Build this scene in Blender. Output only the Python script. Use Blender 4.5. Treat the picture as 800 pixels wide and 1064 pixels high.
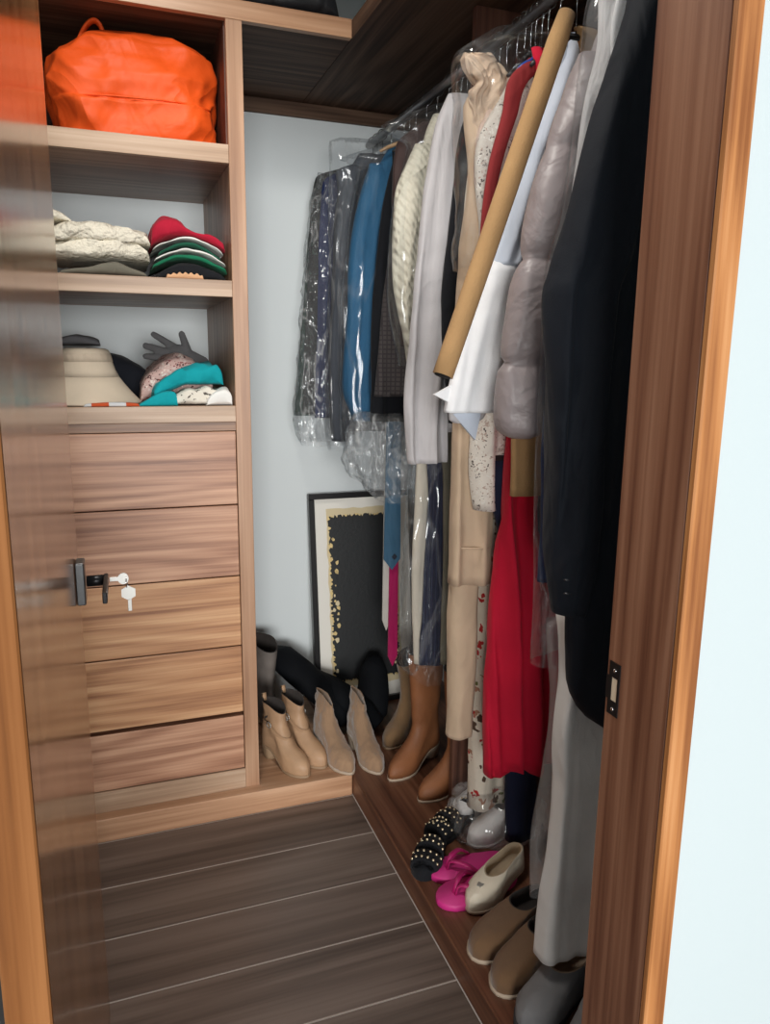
import bpy, bmesh, math, random
import numpy as np
from mathutils import Vector, Matrix, noise

for o in list(bpy.data.objects): bpy.data.objects.remove(o)
S = bpy.context.scene
COL = S.collection
PI = math.pi

# ------------------------------------------------------------------ camera, light, exposure
FPX, CX, CY = 782.0, 400.0, 532.0
YAW, PIT, ROLL, CAMH = math.radians(20.1), math.radians(11.4), math.radians(0.685), 1.44
cam_d = bpy.data.cameras.new('camera'); cam = bpy.data.objects.new('camera', cam_d); COL.objects.link(cam)
cam_d.sensor_fit = 'HORIZONTAL'; cam_d.sensor_width = 36.0; cam_d.lens = FPX / 800.0 * 36.0
cam_d.clip_start = 0.02
cam.location = (0, 0, CAMH); cam.rotation_euler = (Matrix.Rotation(-YAW, 4, 'Z') @ Matrix.Rotation(PI / 2 - PIT, 4, 'X') @ Matrix.Rotation(ROLL, 4, 'Z')).to_euler()
S.camera = cam

w = bpy.data.worlds.new('world'); S.world = w; w.use_nodes = True
w.node_tree.nodes['Background'].inputs[0].default_value = (0.80, 0.92, 1.0, 1)
w.node_tree.nodes['Background'].inputs[1].default_value = 0.22

def area(name, loc, target, sx, sy, power, col):
    d = bpy.data.lights.new(name, 'AREA'); d.shape = 'RECTANGLE'; d.size = sx; d.size_y = sy
    d.energy = power; d.color = col
    o = bpy.data.objects.new(name, d); COL.objects.link(o); o.location = loc
    o.rotation_euler = (Vector(target) - Vector(loc)).to_track_quat('-Z', 'Y').to_euler()
    return o
area('window_daylight', (-0.85, -6.5, 1.5), (0.2, 2.0, 1.15), 5.0, 2.0, 850, (1.0, 0.985, 0.955))

S.view_settings.view_transform = 'Standard'; S.view_settings.look = 'None'
S.view_settings.gamma = 1.0; S.view_settings.use_curve_mapping = False
S.view_settings.exposure = 0.0
S.cycles.use_denoising = True
S.cycles.transparent_max_bounces = 48
S.cycles.max_bounces = 10; S.cycles.diffuse_bounces = 5

# ------------------------------------------------------------------ geometry helpers
_fh = np.array([math.sin(YAW), math.cos(YAW), 0]); _up = np.array([0, 0, 1.0])
_rt = np.array([math.cos(YAW), -math.sin(YAW), 0])
_fw = _fh * math.cos(PIT) - _up * math.sin(PIT); _u0 = _fh * math.sin(PIT) + _up * math.cos(PIT)
_u = -_rt * math.sin(ROLL) + _u0 * math.cos(ROLL); _rt = _rt * math.cos(ROLL) + _u0 * math.sin(ROLL)
def ray(x, y): return _fw * FPX + _rt * (x - CX) - _u * (y - CY)
def at(x, y, Y):                      # photo point -> measured (X, Z) on a vertical plane at depth Y
    d = ray(x, y); k = Y / d[1]; return d[0] * k, CAMH + d[2] * k
def on_z(x, y, Z):
    d = ray(x, y); k = (Z - CAMH) / d[2]; return d[0] * k, d[1] * k

def link(name, me, m=None, parent=None):
    o = bpy.data.objects.new(name, me); COL.objects.link(o)
    if m is not None: me.materials.append(m)
    if parent is not None: o.parent = parent
    return o
def tag(o, label=None, cat=None, group=None, kind=None):
    if label: o['label'] = label
    if cat: o['category'] = cat
    if group: o['group'] = group
    if kind: o['kind'] = kind
    return o
def thing(name, label, cat, loc=(0, 0, 0), rz=0, group=None, kind=None):
    o = bpy.data.objects.new(name, None); COL.objects.link(o)
    o.location = loc; o.rotation_euler = (0, 0, rz); o.empty_display_size = 0.05
    return tag(o, label, cat, group, kind)
def smooth(me, on=True):
    me.polygons.foreach_set('use_smooth', [on] * len(me.polygons)); me.update()

def box(name, a, b, m, parent=None, bev=0.0015, seg=1):
    bm = bmesh.new()
    bmesh.ops.create_cube(bm, size=1)
    for v in bm.verts:
        v.co = Vector([(a[i] + b[i]) / 2 + v.co[i] * (b[i] - a[i]) for i in range(3)])
    if bev > 0:
        bmesh.ops.bevel(bm, geom=bm.edges[:], offset=bev, segments=seg, affect='EDGES', profile=0.5)
    me = bpy.data.meshes.new(name); bm.to_mesh(me); bm.free()
    return link(name, me, m, parent)
def boxes(name, lst, m, parent=None, bev=0.0):
    bm = bmesh.new()
    for a, b in lst:
        r = bmesh.ops.create_cube(bm, size=1)
        for v in r['verts']:
            v.co = Vector([(a[i] + b[i]) / 2 + v.co[i] * (b[i] - a[i]) for i in range(3)])
    if bev: bmesh.ops.bevel(bm, geom=bm.edges[:], offset=bev, segments=1, affect='EDGES')
    me = bpy.data.meshes.new(name); bm.to_mesh(me); bm.free()
    return link(name, me, m, parent)

def rings_mesh(name, R, m, parent=None, cap=(True, True), sm=True):
    """R: array (rows, cols, 3) of closed rings -> mesh"""
    R = np.asarray(R, float); n, k, _ = R.shape
    verts = R.reshape(-1, 3); idx = np.arange(n * k).reshape(n, k)
    f = []
    a = idx[:-1]; b = idx[1:]
    an = np.roll(a, -1, 1); bn = np.roll(b, -1, 1)
    f = np.stack([a, b, bn, an], -1).reshape(-1, 4).tolist()
    vl = verts.tolist()
    if cap[0]:
        c = len(vl); vl.append(verts[:k].mean(0).tolist())
        f += [[c, i, (i + 1) % k] for i in range(k)]
    if cap[1]:
        c = len(vl); vl.append(verts[-k:].mean(0).tolist()); o = (n - 1) * k
        f += [[c, o + (i + 1) % k, o + i] for i in range(k)]
    me = bpy.data.meshes.new(name); me.from_pydata(vl, [], f); me.update()
    bm = bmesh.new(); bm.from_mesh(me); bmesh.ops.recalc_face_normals(bm, faces=bm.faces[:]); bm.to_mesh(me); bm.free()
    if sm: smooth(me)
    return link(name, me, m, parent)

def resample(rows, n):
    """rows of tuples keyed by first value order; smooth (Catmull-Rom like) resampling to n rows"""
    A = np.array(rows, float); t = np.concatenate([[0], np.cumsum(np.maximum(1e-4, np.abs(np.diff(A[:, 0])) + 0.3 * np.abs(np.diff(A[:, 1]))))])
    t /= t[-1]; T = np.linspace(0, 1, n); out = np.zeros((n, A.shape[1]))
    m = np.gradient(A, t, axis=0) if len(A) > 2 else np.repeat([(A[1] - A[0])], 2, 0)
    # limit tangents to avoid overshoot
    d = np.diff(A, axis=0) / np.diff(t)[:, None]
    for j in range(len(A)):
        l = d[max(0, j - 1)]; r = d[min(len(d) - 1, j)]
        m[j] = np.where(l * r <= 0, 0, np.sign(l) * np.minimum(np.abs(m[j]), 2.5 * np.minimum(np.abs(l), np.abs(r))))
    for i, x in enumerate(T):
        j = min(len(t) - 2, max(0, np.searchsorted(t, x, 'right') - 1))
        h = t[j + 1] - t[j]; s = (x - t[j]) / h
        out[i] = (2*s**3 - 3*s**2 + 1) * A[j] + (s**3 - 2*s**2 + s) * h * m[j] + (-2*s**3 + 3*s**2) * A[j+1] + (s**3 - s**2) * h * m[j+1]
    return out

def slab(name, rows, Y, m, parent=None, th=0.03, fold=0.012, freq=9.0, seed=0, n=52, k=64, crumple=0.0035, cs=9.0,
         hem=0.0, p=0.75, quilt=None, botth=None, topfold=0.25, cap=(True, True), wrap=0.0):
    """hanging cloth: rows (z, xl, xr) from the top down, thickness along Y"""
    R0 = resample(rows, n); rnd = random.Random(seed)
    ph = [rnd.uniform(0, 6.28) for _ in range(6)]
    a = np.linspace(0, 2 * PI, k, endpoint=False)
    ca = np.sign(np.cos(a)) * np.abs(np.cos(a)) ** p; sa = np.sign(np.sin(a)) * np.abs(np.sin(a)) ** p
    out = np.zeros((n, k, 3))
    for i in range(n):
        z, xl, xr = R0[i]; t = i / (n - 1); hw = max(0.002, (xr - xl) / 2); mid = (xl + xr) / 2
        T = th if botth is None else th + (botth - th) * t
        T = min(T, hw * 1.2) * (1 if t > 0.05 else 0.5 + 10 * t)
        q = 1.0
        if quilt:
            qp, q0 = quilt if isinstance(quilt, tuple) else (quilt, 0.0)
            q = 0.50 + 0.50 * abs(math.sin(PI * ((z - q0) / qp))) ** 0.35
        x = mid + ca * hw * (0.82 + 0.18 * q if quilt else 1)
        A = fold * (topfold + (1 - topfold) * min(1, t * 1.4))
        s = (x - mid) * freq * 2 * PI
        wv = (np.sin(s + ph[0] + 0.8 * math.sin(3 * t + ph[1])) + 0.55 * np.sin(1.73 * s + ph[2] + 1.1 * t) + 0.3 * np.sin(3.1 * s + ph[3] - 2 * t))
        y = Y + sa * T * q + A * wv
        x = x + 0.45 * A * np.sin(s * 0.5 + ph[4] + 5 * t) + wrap * 0.0
        zz = np.full(k, z) + hem * t ** 6 * np.sin(s * 0.6 + ph[5])
        if crumple > 0:
            for j in range(k):
                v = Vector((x[j] * cs + seed, y[j] * cs, zz[j] * cs * 0.7))
                d = noise.noise_vector(v) + 0.5 * noise.noise_vector(v * 2.3)
                x[j] += d.x * crumple; y[j] += d.y * crumple; zz[j] += d.z * crumple * 0.6
        out[i, :, 0] = x; out[i, :, 1] = y; out[i, :, 2] = zz
    return rings_mesh(name, out, m, parent, cap)

def tube(name, pts, rad, m, parent=None, k=10, cap=True, flat=1.0, up=(0, 0, 1)):
    P = [Vector(p) for p in pts]; n = len(P); out = np.zeros((n, k, 3))
    rr = rad if isinstance(rad, (list, tuple)) else [rad] * n
    U = Vector(up)
    for i in range(n):
        t = (P[min(n - 1, i + 1)] - P[max(0, i - 1)]).normalized()
        s = t.cross(U)
        if s.length < 1e-3: s = t.cross(Vector((1, 0.1, 0)))
        s.normalize(); v = s.cross(t).normalized()
        for j in range(k):
            an = 2 * PI * j / k
            q = P[i] + s * math.cos(an) * rr[i] + v * math.sin(an) * rr[i] * flat
            out[i, j] = q
    return rings_mesh(name, out, m, parent, (cap, cap))

def lathe(name, prof, m, parent=None, k=40, loc=(0, 0, 0)):
    out = np.zeros((len(prof), k, 3))
    for i, (r, z) in enumerate(prof):
        for j in range(k):
            a = 2 * PI * j / k; out[i, j] = (loc[0] + r * math.cos(a), loc[1] + r * math.sin(a), loc[2] + z)
    return rings_mesh(name, out, m, parent, (prof[0][0] > 1e-4, prof[-1][0] > 1e-4))

def poly_prism(name, pts, mapf, d, m, parent=None, bev=0):
    """pts 2D outline, mapf(u,v,depth)->3D"""
    bm = bmesh.new()
    a = [bm.verts.new(mapf(u, v, 0)) for u, v in pts]; b = [bm.verts.new(mapf(u, v, d)) for u, v in pts]
    n = len(pts)
    bm.faces.new(a); bm.faces.new(list(reversed(b)))
    for i in range(n): bm.faces.new([a[i], b[i], b[(i + 1) % n], a[(i + 1) % n]])
    bmesh.ops.recalc_face_normals(bm, faces=bm.faces[:])
    me = bpy.data.meshes.new(name); bm.to_mesh(me); bm.free()
    return link(name, me, m, parent)

# ------------------------------------------------------------------ materials
def mat(name):
    m = bpy.data.materials.new(name); m.use_nodes = True
    nt = m.node_tree; return m, nt, nt.nodes, nt.links, nt.nodes['Principled BSDF']
def setp(b, **k):
    for n, v in k.items():
        n = n.replace('_', ' ')
        if n in b.inputs: b.inputs[n].default_value = v
def ramp(N, stops):
    r = N.new('ShaderNodeValToRGB'); e = r.color_ramp.elements
    while len(e) < len(stops): e.new(0.5)
    for i, (p, c) in enumerate(stops): e[i].position = p; e[i].color = (*c, 1)
    return r
def wood(name, axis, dark, mid, light, rough=0.42, scale=1.0, coat=0.0, contrast=1.0, knots=0.35, spec=0.5):
    """veneer with the grain running along one world axis; each board takes its own slice of log"""
    m, nt, N, L, b = mat(name)
    tc = N.new('ShaderNodeTexCoord'); mp = N.new('ShaderNodeMapping'); oi = N.new('ShaderNodeObjectInfo')
    add = N.new('ShaderNodeVectorMath'); add.operation = 'ADD'
    mul = N.new('ShaderNodeVectorMath'); mul.operation = 'SCALE'; mul.inputs['Scale'].default_value = 37.0
    cmb = N.new('ShaderNodeCombineXYZ')
    for i in range(3): L.new(oi.outputs['Random'], cmb.inputs[i])
    L.new(cmb.outputs[0], mul.inputs[0])
    L.new(tc.outputs['Object'], add.inputs[0]); L.new(mul.outputs[0], add.inputs[1])
    sc = [20.0 * scale] * 3; sc[axis] = 1.1 * scale
    mp.inputs['Scale'].default_value = sc
    L.new(add.outputs[0], mp.inputs[0])
    n1 = N.new('ShaderNodeTexNoise'); n1.inputs['Scale'].default_value = 1.0; n1.inputs['Detail'].default_value = 5; n1.inputs['Roughness'].default_value = 0.6
    n1.inputs['Distortion'].default_value = 0.6
    L.new(mp.outputs[0], n1.inputs['Vector'])
    mp2 = N.new('ShaderNodeMapping'); sc2 = [105.0 * scale] * 3; sc2[axis] = 1.6 * scale; mp2.inputs['Scale'].default_value = sc2
    L.new(add.outputs[0], mp2.inputs[0])
    n2 = N.new('ShaderNodeTexNoise'); n2.inputs['Scale'].default_value = 1.0; n2.inputs['Detail'].default_value = 3
    L.new(mp2.outputs[0], n2.inputs['Vector'])
    # cathedral rings
    mp3 = N.new('ShaderNodeMapping'); sc3 = [5.0 * scale] * 3; sc3[axis] = 0.45 * scale; mp3.inputs['Scale'].default_value = sc3
    L.new(add.outputs[0], mp3.inputs[0])
    n3 = N.new('ShaderNodeTexNoise'); n3.inputs['Scale'].default_value = 1.0; n3.inputs['Detail'].default_value = 1.5
    L.new(mp3.outputs[0], n3.inputs['Vector'])
    rg = N.new('ShaderNodeMath'); rg.operation = 'MULTIPLY'; rg.inputs[1].default_value = 70.0; L.new(n3.outputs[0], rg.inputs[0])
    sn = N.new('ShaderNodeMath'); sn.operation = 'SINE'; L.new(rg.outputs[0], sn.inputs[0])
    s1 = N.new('ShaderNodeMath'); s1.operation = 'MULTIPLY_ADD'; s1.inputs[1].default_value = 0.13 * contrast; L.new(sn.outputs[0], s1.inputs[0]); L.new(n1.outputs[0], s1.inputs[2])
    s2 = N.new('ShaderNodeMath'); s2.operation = 'MULTIPLY_ADD'; s2.inputs[1].default_value = 0.85 * contrast
    sb = N.new('ShaderNodeMath'); sb.operation = 'SUBTRACT'; sb.inputs[1].default_value = 0.5; L.new(n2.outputs[0], sb.inputs[0])
    L.new(sb.outputs[0], s2.inputs[0]); L.new(s1.outputs[0], s2.inputs[2])
    r = ramp(N, [(0.20, dark), (0.5, mid), (0.80, light)]); L.new(s2.outputs[0], r.inputs[0])
    L.new(r.outputs[0], b.inputs['Base Color'])
    bp = N.new('ShaderNodeBump'); bp.inputs['Strength'].default_value = 0.12; bp.inputs['Distance'].default_value = 0.002
    L.new(n2.outputs[0], bp.inputs['Height']); L.new(bp.outputs[0], b.inputs['Normal'])
    setp(b, Roughness=rough, Coat_Weight=coat, Coat_Roughness=0.12, Specular_IOR_Level=spec)
    return m
def plain(name, col, rough=0.5, metal=0.0, bump=0.0, bscale=200, spec=0.5, var=0.0):
    m, nt, N, L, b = mat(name)
    setp(b, Base_Color=(*col, 1), Roughness=rough, Metallic=metal, Specular_IOR_Level=spec)
    tc = N.new('ShaderNodeTexCoord')
    n = N.new('ShaderNodeTexNoise'); n.inputs['Scale'].default_value = bscale; n.inputs['Detail'].default_value = 3
    L.new(tc.outputs['Object'], n.inputs['Vector'])
    if bump:
        bp = N.new('ShaderNodeBump'); bp.inputs['Strength'].default_value = bump; bp.inputs['Distance'].default_value = 0.002
        L.new(n.outputs[0], bp.inputs['Height']); L.new(bp.outputs[0], b.inputs['Normal'])
    if var:
        n2 = N.new('ShaderNodeTexNoise'); n2.inputs['Scale'].default_value = bscale * 0.06; L.new(tc.outputs['Object'], n2.inputs['Vector'])
        r = ramp(N, [(0.3, tuple(c * (1 - var) for c in col)), (0.7, tuple(min(1, c * (1 + var)) for c in col))])
        L.new(n2.outputs[0], r.inputs[0]); L.new(r.outputs[0], b.inputs['Base Color'])
    return m
def fabric(name, col, rough=0.9, sheen=0.04, weave=420, bump=0.35, wr=0.5, wscale=9, var=0.10, spec=0.2, stretch=0.35, crease=0.5, bd=0.0012):
    """woven cloth: colour variation, weave relief and soft wrinkles"""
    m, nt, N, L, b = mat(name)
    tc = N.new('ShaderNodeTexCoord')
    nv = N.new('ShaderNodeTexNoise'); nv.inputs['Scale'].default_value = 7; nv.inputs['Detail'].default_value = 4
    L.new(tc.outputs['Object'], nv.inputs['Vector'])
    r = ramp(N, [(0.3, tuple(c * (1 - var) for c in col)), (0.7, tuple(min(1, c * (1 + var)) for c in col))])
    L.new(nv.outputs[0], r.inputs[0]); L.new(r.outputs[0], b.inputs['Base Color'])
    nw = N.new('ShaderNodeTexNoise'); nw.inputs['Scale'].default_value = weave; L.new(tc.outputs['Object'], nw.inputs['Vector'])
    mp = N.new('ShaderNodeMapping'); mp.inputs['Scale'].default_value = (1, 1, stretch); L.new(tc.outputs['Object'], mp.inputs[0])
    nz = N.new('ShaderNodeTexNoise'); nz.inputs['Scale'].default_value = wscale; nz.inputs['Detail'].default_value = 3; nz.inputs['Distortion'].default_value = 0.7
    L.new(mp.outputs[0], nz.inputs['Vector'])
    b1 = N.new('ShaderNodeBump'); b1.inputs['Strength'].default_value = wr; b1.inputs['Distance'].default_value = 0.03
    nc = N.new('ShaderNodeTexNoise'); nc.inputs['Scale'].default_value = wscale * 0.55; nc.inputs['Detail'].default_value = 2; nc.inputs['Distortion'].default_value = 1.0
    mpc = N.new('ShaderNodeMapping'); mpc.inputs['Scale'].default_value = (1, 1, (1 + stretch) / 2); mpc.inputs['Rotation'].default_value = (0, 0.35, 0.2)
    L.new(tc.outputs['Object'], mpc.inputs[0]); L.new(mpc.outputs[0], nc.inputs['Vector'])
    c1 = N.new('ShaderNodeMath'); c1.operation = 'SUBTRACT'; c1.inputs[1].default_value = 0.5; L.new(nc.outputs[0], c1.inputs[0])
    c2 = N.new('ShaderNodeMath'); c2.operation = 'ABSOLUTE'; L.new(c1.outputs[0], c2.inputs[0])
    c3 = N.new('ShaderNodeMath'); c3.operation = 'MULTIPLY_ADD'; c3.inputs[1].default_value = -2.0 * crease; L.new(c2.outputs[0], c3.inputs[0]); L.new(nz.outputs[0], c3.inputs[2])
    L.new(c3.outputs[0], b1.inputs['Height'])
    b2 = N.new('ShaderNodeBump'); b2.inputs['Strength'].default_value = bump; b2.inputs['Distance'].default_value = bd
    L.new(nw.outputs[0], b2.inputs['Height']); L.new(b1.outputs[0], b2.inputs['Normal']); L.new(b2.outputs[0], b.inputs['Normal'])
    setp(b, Roughness=rough, Sheen_Weight=sheen, Specular_IOR_Level=spec)
    return m
def pattern(name, base, spots, scale, thr=0.28, rough=0.9, bump=0.25):
    """printed cloth: blobs of several colours scattered over a ground colour"""
    m = fabric(name, base, rough, bump=bump)
    nt = m.node_tree; N, L = nt.nodes, nt.links; b = N['Principled BSDF']
    src = b.inputs['Base Color'].links[0].from_socket
    tc = N.new('ShaderNodeTexCoord')
    nd = N.new('ShaderNodeTexNoise'); nd.inputs['Scale'].default_value = scale * 1.3; L.new(tc.outputs['Object'], nd.inputs['Vector'])
    mx = N.new('ShaderNodeMix'); mx.data_type = 'RGBA'; mx.blend_type = 'LINEAR_LIGHT'; mx.inputs[0].default_value = 0.03
    L.new(tc.outputs['Object'], mx.inputs[6]); L.new(nd.outputs['Color'], mx.inputs[7])
    v = N.new('ShaderNodeTexVoronoi'); v.inputs['Scale'].default_value = scale; L.new(mx.outputs[2], v.inputs['Vector'])
    lt = N.new('ShaderNodeMath'); lt.operation = 'LESS_THAN'; lt.inputs[1].default_value = thr; L.new(v.outputs['Distance'], lt.inputs[0])
    sep = N.new('ShaderNodeSeparateColor'); L.new(v.outputs['Color'], sep.inputs[0])
    rr = N.new('ShaderNodeValToRGB'); rr.color_ramp.interpolation = 'CONSTANT'; e = rr.color_ramp.elements
    while len(e) < len(spots): e.new(0.5)
    for i, c in enumerate(spots): e[i].position = i / len(spots); e[i].color = (*c, 1)
    L.new(sep.outputs[0], rr.inputs[0])
    m2 = N.new('ShaderNodeMix'); m2.data_type = 'RGBA'; L.new(lt.outputs[0], m2.inputs[0]); L.new(src, m2.inputs[6]); L.new(rr.outputs[0], m2.inputs[7])
    L.new(m2.outputs[2], b.inputs['Base Color'])
    return m
def stripes(name, a, c, freq, axis=0, rough=0.9, duty=0.5, grid=False):
    m = fabric(name, a, rough); nt = m.node_tree; N, L = nt.nodes, nt.links; b = N['Principled BSDF']
    tc = N.new('ShaderNodeTexCoord'); sp = N.new('ShaderNodeSeparateXYZ'); L.new(tc.outputs['Object'], sp.inputs[0])
    def band(i):
        mu = N.new('ShaderNodeMath'); mu.operation = 'MULTIPLY'; mu.inputs[1].default_value = freq; L.new(sp.outputs[i], mu.inputs[0])
        fr = N.new('ShaderNodeMath'); fr.operation = 'FRACT'; L.new(mu.outputs[0], fr.inputs[0])
        lt = N.new('ShaderNodeMath'); lt.operation = 'LESS_THAN'; lt.inputs[1].default_value = duty; L.new(fr.outputs[0], lt.inputs[0]); return lt
    f = band(axis)
    if grid:
        g = band(2); mxm = N.new('ShaderNodeMath'); mxm.operation = 'MAXIMUM'; L.new(f.outputs[0], mxm.inputs[0]); L.new(g.outputs[0], mxm.inputs[1]); f = mxm
    m2 = N.new('ShaderNodeMix'); m2.data_type = 'RGBA'; src = b.inputs['Base Color'].links[0].from_socket
    L.new(f.outputs[0], m2.inputs[0]); L.new(src, m2.inputs[6]); m2.inputs[7].default_value = (*c, 1); L.new(m2.outputs[2], b.inputs['Base Color'])
    return m
def plastic(name, haze=0.03, tint=(0.965, 0.97, 0.975), rough=0.10, scale=16, strength=0.8, gloss=0.4):
    """thin clear film: see-through, milky along its creases, with sharp crinkle highlights"""
    m, nt, N, L, b = mat(name); N.remove(b); out = N['Material Output']
    tc = N.new('ShaderNodeTexCoord'); mp = N.new('ShaderNodeMapping'); mp.inputs['Scale'].default_value = (1, 1, 0.35); L.new(tc.outputs['Object'], mp.inputs[0])
    n = N.new('ShaderNodeTexNoise'); n.inputs['Scale'].default_value = scale * 0.6; n.inputs['Detail'].default_value = 3; n.inputs['Distortion'].default_value = 1.2
    L.new(mp.outputs[0], n.inputs['Vector'])
    s1 = N.new('ShaderNodeMath'); s1.operation = 'SUBTRACT'; s1.inputs[1].default_value = 0.5; L.new(n.outputs[0], s1.inputs[0])
    s2 = N.new('ShaderNodeMath'); s2.operation = 'ABSOLUTE'; L.new(s1.outputs[0], s2.inputs[0])
    bp = N.new('ShaderNodeBump'); bp.inputs['Strength'].default_value = strength; bp.inputs['Distance'].default_value = 0.05; L.new(s2.outputs[0], bp.inputs['Height'])
    g = N.new('ShaderNodeBsdfGlossy'); g.inputs['Roughness'].default_value = rough; L.new(bp.outputs[0], g.inputs['Normal'])
    g.inputs['Color'].default_value = (0.92, 0.95, 0.97, 1)
    df = N.new('ShaderNodeBsdfDiffuse'); df.inputs['Color'].default_value = (0.80, 0.82, 0.83, 1)
    tr = N.new('ShaderNodeBsdfTransparent'); tr.inputs['Color'].default_value = (*tint, 1)
    cr = N.new('ShaderNodeMapRange'); cr.inputs[1].default_value = 0.0; cr.inputs[2].default_value = 0.03; cr.inputs[3].default_value = haze * 5; cr.inputs[4].default_value = haze; L.new(s2.outputs[0], cr.inputs[0])
    fr = N.new('ShaderNodeFresnel'); fr.inputs['IOR'].default_value = 1.38; L.new(bp.outputs[0], fr.inputs['Normal'])
    fm = N.new('ShaderNodeMath'); fm.operation = 'MULTIPLY_ADD'; fm.inputs[1].default_value = gloss; fm.inputs[2].default_value = 0.02; L.new(fr.outputs[0], fm.inputs[0])
    fm.use_clamp = True
    m1 = N.new('ShaderNodeMixShader'); L.new(cr.outputs[0], m1.inputs[0]); L.new(tr.outputs[0], m1.inputs[1]); L.new(df.outputs[0], m1.inputs[2])
    m2 = N.new('ShaderNodeMixShader'); L.new(fm.outputs[0], m2.inputs[0]); L.new(m1.outputs[0], m2.inputs[1]); L.new(g.outputs[0], m2.inputs[2])
    L.new(m2.outputs[0], out.inputs[0])
    return m

W_DARK, W_MID, W_LIGHT = (0.13, 0.062, 0.036), (0.25, 0.135, 0.080), (0.38, 0.225, 0.140)
wood_x = wood('walnut_veneer_horizontal', 0, W_DARK, W_MID, W_LIGHT, 0.42)
wood_z = wood('walnut_veneer_vertical', 2, W_DARK, W_MID, W_LIGHT, 0.42)
wood_y = wood('walnut_veneer_deep', 1, W_DARK, W_MID, W_LIGHT, 0.42)
wood_edge_x = wood('walnut_edge_band_horizontal', 0, (0.34, 0.175, 0.095), (0.46, 0.26, 0.150), (0.57, 0.35, 0.22), 0.4)
wood_edge_z = wood('walnut_edge_band_vertical', 2, (0.27, 0.140, 0.078), (0.37, 0.205, 0.120), (0.47, 0.285, 0.18), 0.4)
drawer_mats = [wood('walnut_drawer_front_%s' % n, 0, d, mi, li, 0.40) for n, d, mi, li in (
    ('rose', (0.22, 0.095, 0.054), (0.42, 0.215, 0.130), (0.58, 0.335, 0.215)),
    ('warm', (0.26, 0.110, 0.050), (0.48, 0.245, 0.120), (0.63, 0.37, 0.20)))]
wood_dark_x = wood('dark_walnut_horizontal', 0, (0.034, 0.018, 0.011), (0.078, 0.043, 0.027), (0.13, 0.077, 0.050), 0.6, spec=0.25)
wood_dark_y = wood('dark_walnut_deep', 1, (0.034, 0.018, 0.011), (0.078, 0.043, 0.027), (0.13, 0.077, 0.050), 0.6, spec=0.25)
wood_red_z = wood('red_walnut_upright', 2, (0.055, 0.022, 0.015), (0.10, 0.042, 0.028), (0.15, 0.070, 0.046), 0.45)
wood_red_y = wood('red_walnut_platform', 1, (0.070, 0.026, 0.014), (0.135, 0.055, 0.030), (0.20, 0.092, 0.052), 0.35)
wood_jamb = wood('walnut_door_lining', 2, (0.110, 0.040, 0.022), (0.210, 0.092, 0.052), (0.30, 0.150, 0.090), 0.38)
wood_casing = wood('honey_walnut_casing', 2, (0.24, 0.085, 0.025), (0.44, 0.185, 0.062), (0.56, 0.27, 0.11), 0.40, scale=1.2)
wood_casing_l = wood('amber_walnut_casing', 2, (0.09, 0.030, 0.008), (0.195, 0.074, 0.022), (0.28, 0.118, 0.040), 0.75, scale=0.8, spec=0.15)
wood_leaf = wood('glossy_walnut_door', 2, (0.19, 0.072, 0.026), (0.33, 0.145, 0.058), (0.45, 0.215, 0.095), 0.17, coat=0.15, spec=0.5)
wall_white = plain('white_wall_paint', (0.70, 0.755, 0.775), 0.75, bump=0.12, bscale=260)
room_white = plain('pale_blue_white_room_paint', (0.50, 0.575, 0.60), 0.75, bump=0.12, bscale=260)
grout = plain('pale_grout', (0.62, 0.57, 0.53), 0.9, bump=0.3, bscale=300)
plank_mats = [wood('dark_wood_look_tile_%s' % n, 0, a, b_, c, 0.42, scale=0.55, contrast=0.9) for n, a, b_, c in (
    ('smoke', (0.070, 0.050, 0.041), (0.130, 0.096, 0.080), (0.19, 0.145, 0.122)),
    ('ash', (0.085, 0.062, 0.051), (0.150, 0.113, 0.094), (0.21, 0.165, 0.140)),
    ('umber', (0.064, 0.046, 0.038), (0.120, 0.088, 0.073), (0.17, 0.128, 0.108)))]
metal_black = plain('black_metal', (0.018, 0.018, 0.020), 0.38, 0.6)
metal_grey = plain('graphite_metal', (0.10, 0.105, 0.11), 0.35, 0.7)
chrome = plain('chrome', (0.75, 0.76, 0.77), 0.18, 1.0)
silver = plain('silver_key_metal', (0.50, 0.50, 0.48), 0.38, 0.7)

# ------------------------------------------------------------------ the closet itself
XL, XRW, YB, YF0, YF1, ZC = -0.60, 1.30, 2.834, 0.702, 0.824, 2.75
JX0, JX1 = -0.0865, 0.638          # the two sides of the doorway
st = dict(kind='structure')
floor = box('floor', (-2.6, -2.4, -0.03), (3.2, YB, -0.0010), grout, bev=0); tag(floor, 'dark wood-look plank floor with thin pale grout lines', 'floor', **st)
rnd = random.Random(5)
plank_cache = {}
edges = [2.195, 1.981]
while edges[-1] > -0.4: edges.append(edges[-1] - 0.2015)
for i in range(len(edges) - 1):
    ya, yb = edges[i + 1] + 0.0019, edges[i] - 0.0019
    mm = plank_mats[i % 3]
    if yb > YF1 - 0.02: segs = [(XL, 0.6985)]
    else:
        off = rnd.uniform(0, 1.1); xs = [-1.9 + off + 1.2 * q for q in range(4)]; xs = [-1.9] + xs + [2.4]
        segs = [(xs[q] + 0.001, xs[q + 1] - 0.001) for q in range(len(xs) - 1) if xs[q + 1] - xs[q] > 0.05]
    for (a, b_) in segs:
        if yb > YF1 - 0.02: pass
        box('plank', (a, ya, -0.008), (b_, yb, 0.0), mm, floor, bev=0.001)
tag(box('wall_back', (XL - 0.1, YB, -0.02), (XRW + 0.1, YB + 0.1, ZC), wall_white, bev=0), 'pale white back wall of the closet', 'wall', **st)
tag(box('wall_right', (XRW, YF1, -0.02), (XRW + 0.1, YB, ZC), wall_white, bev=0), 'white side wall behind the hanging clothes', 'wall', **st)
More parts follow.
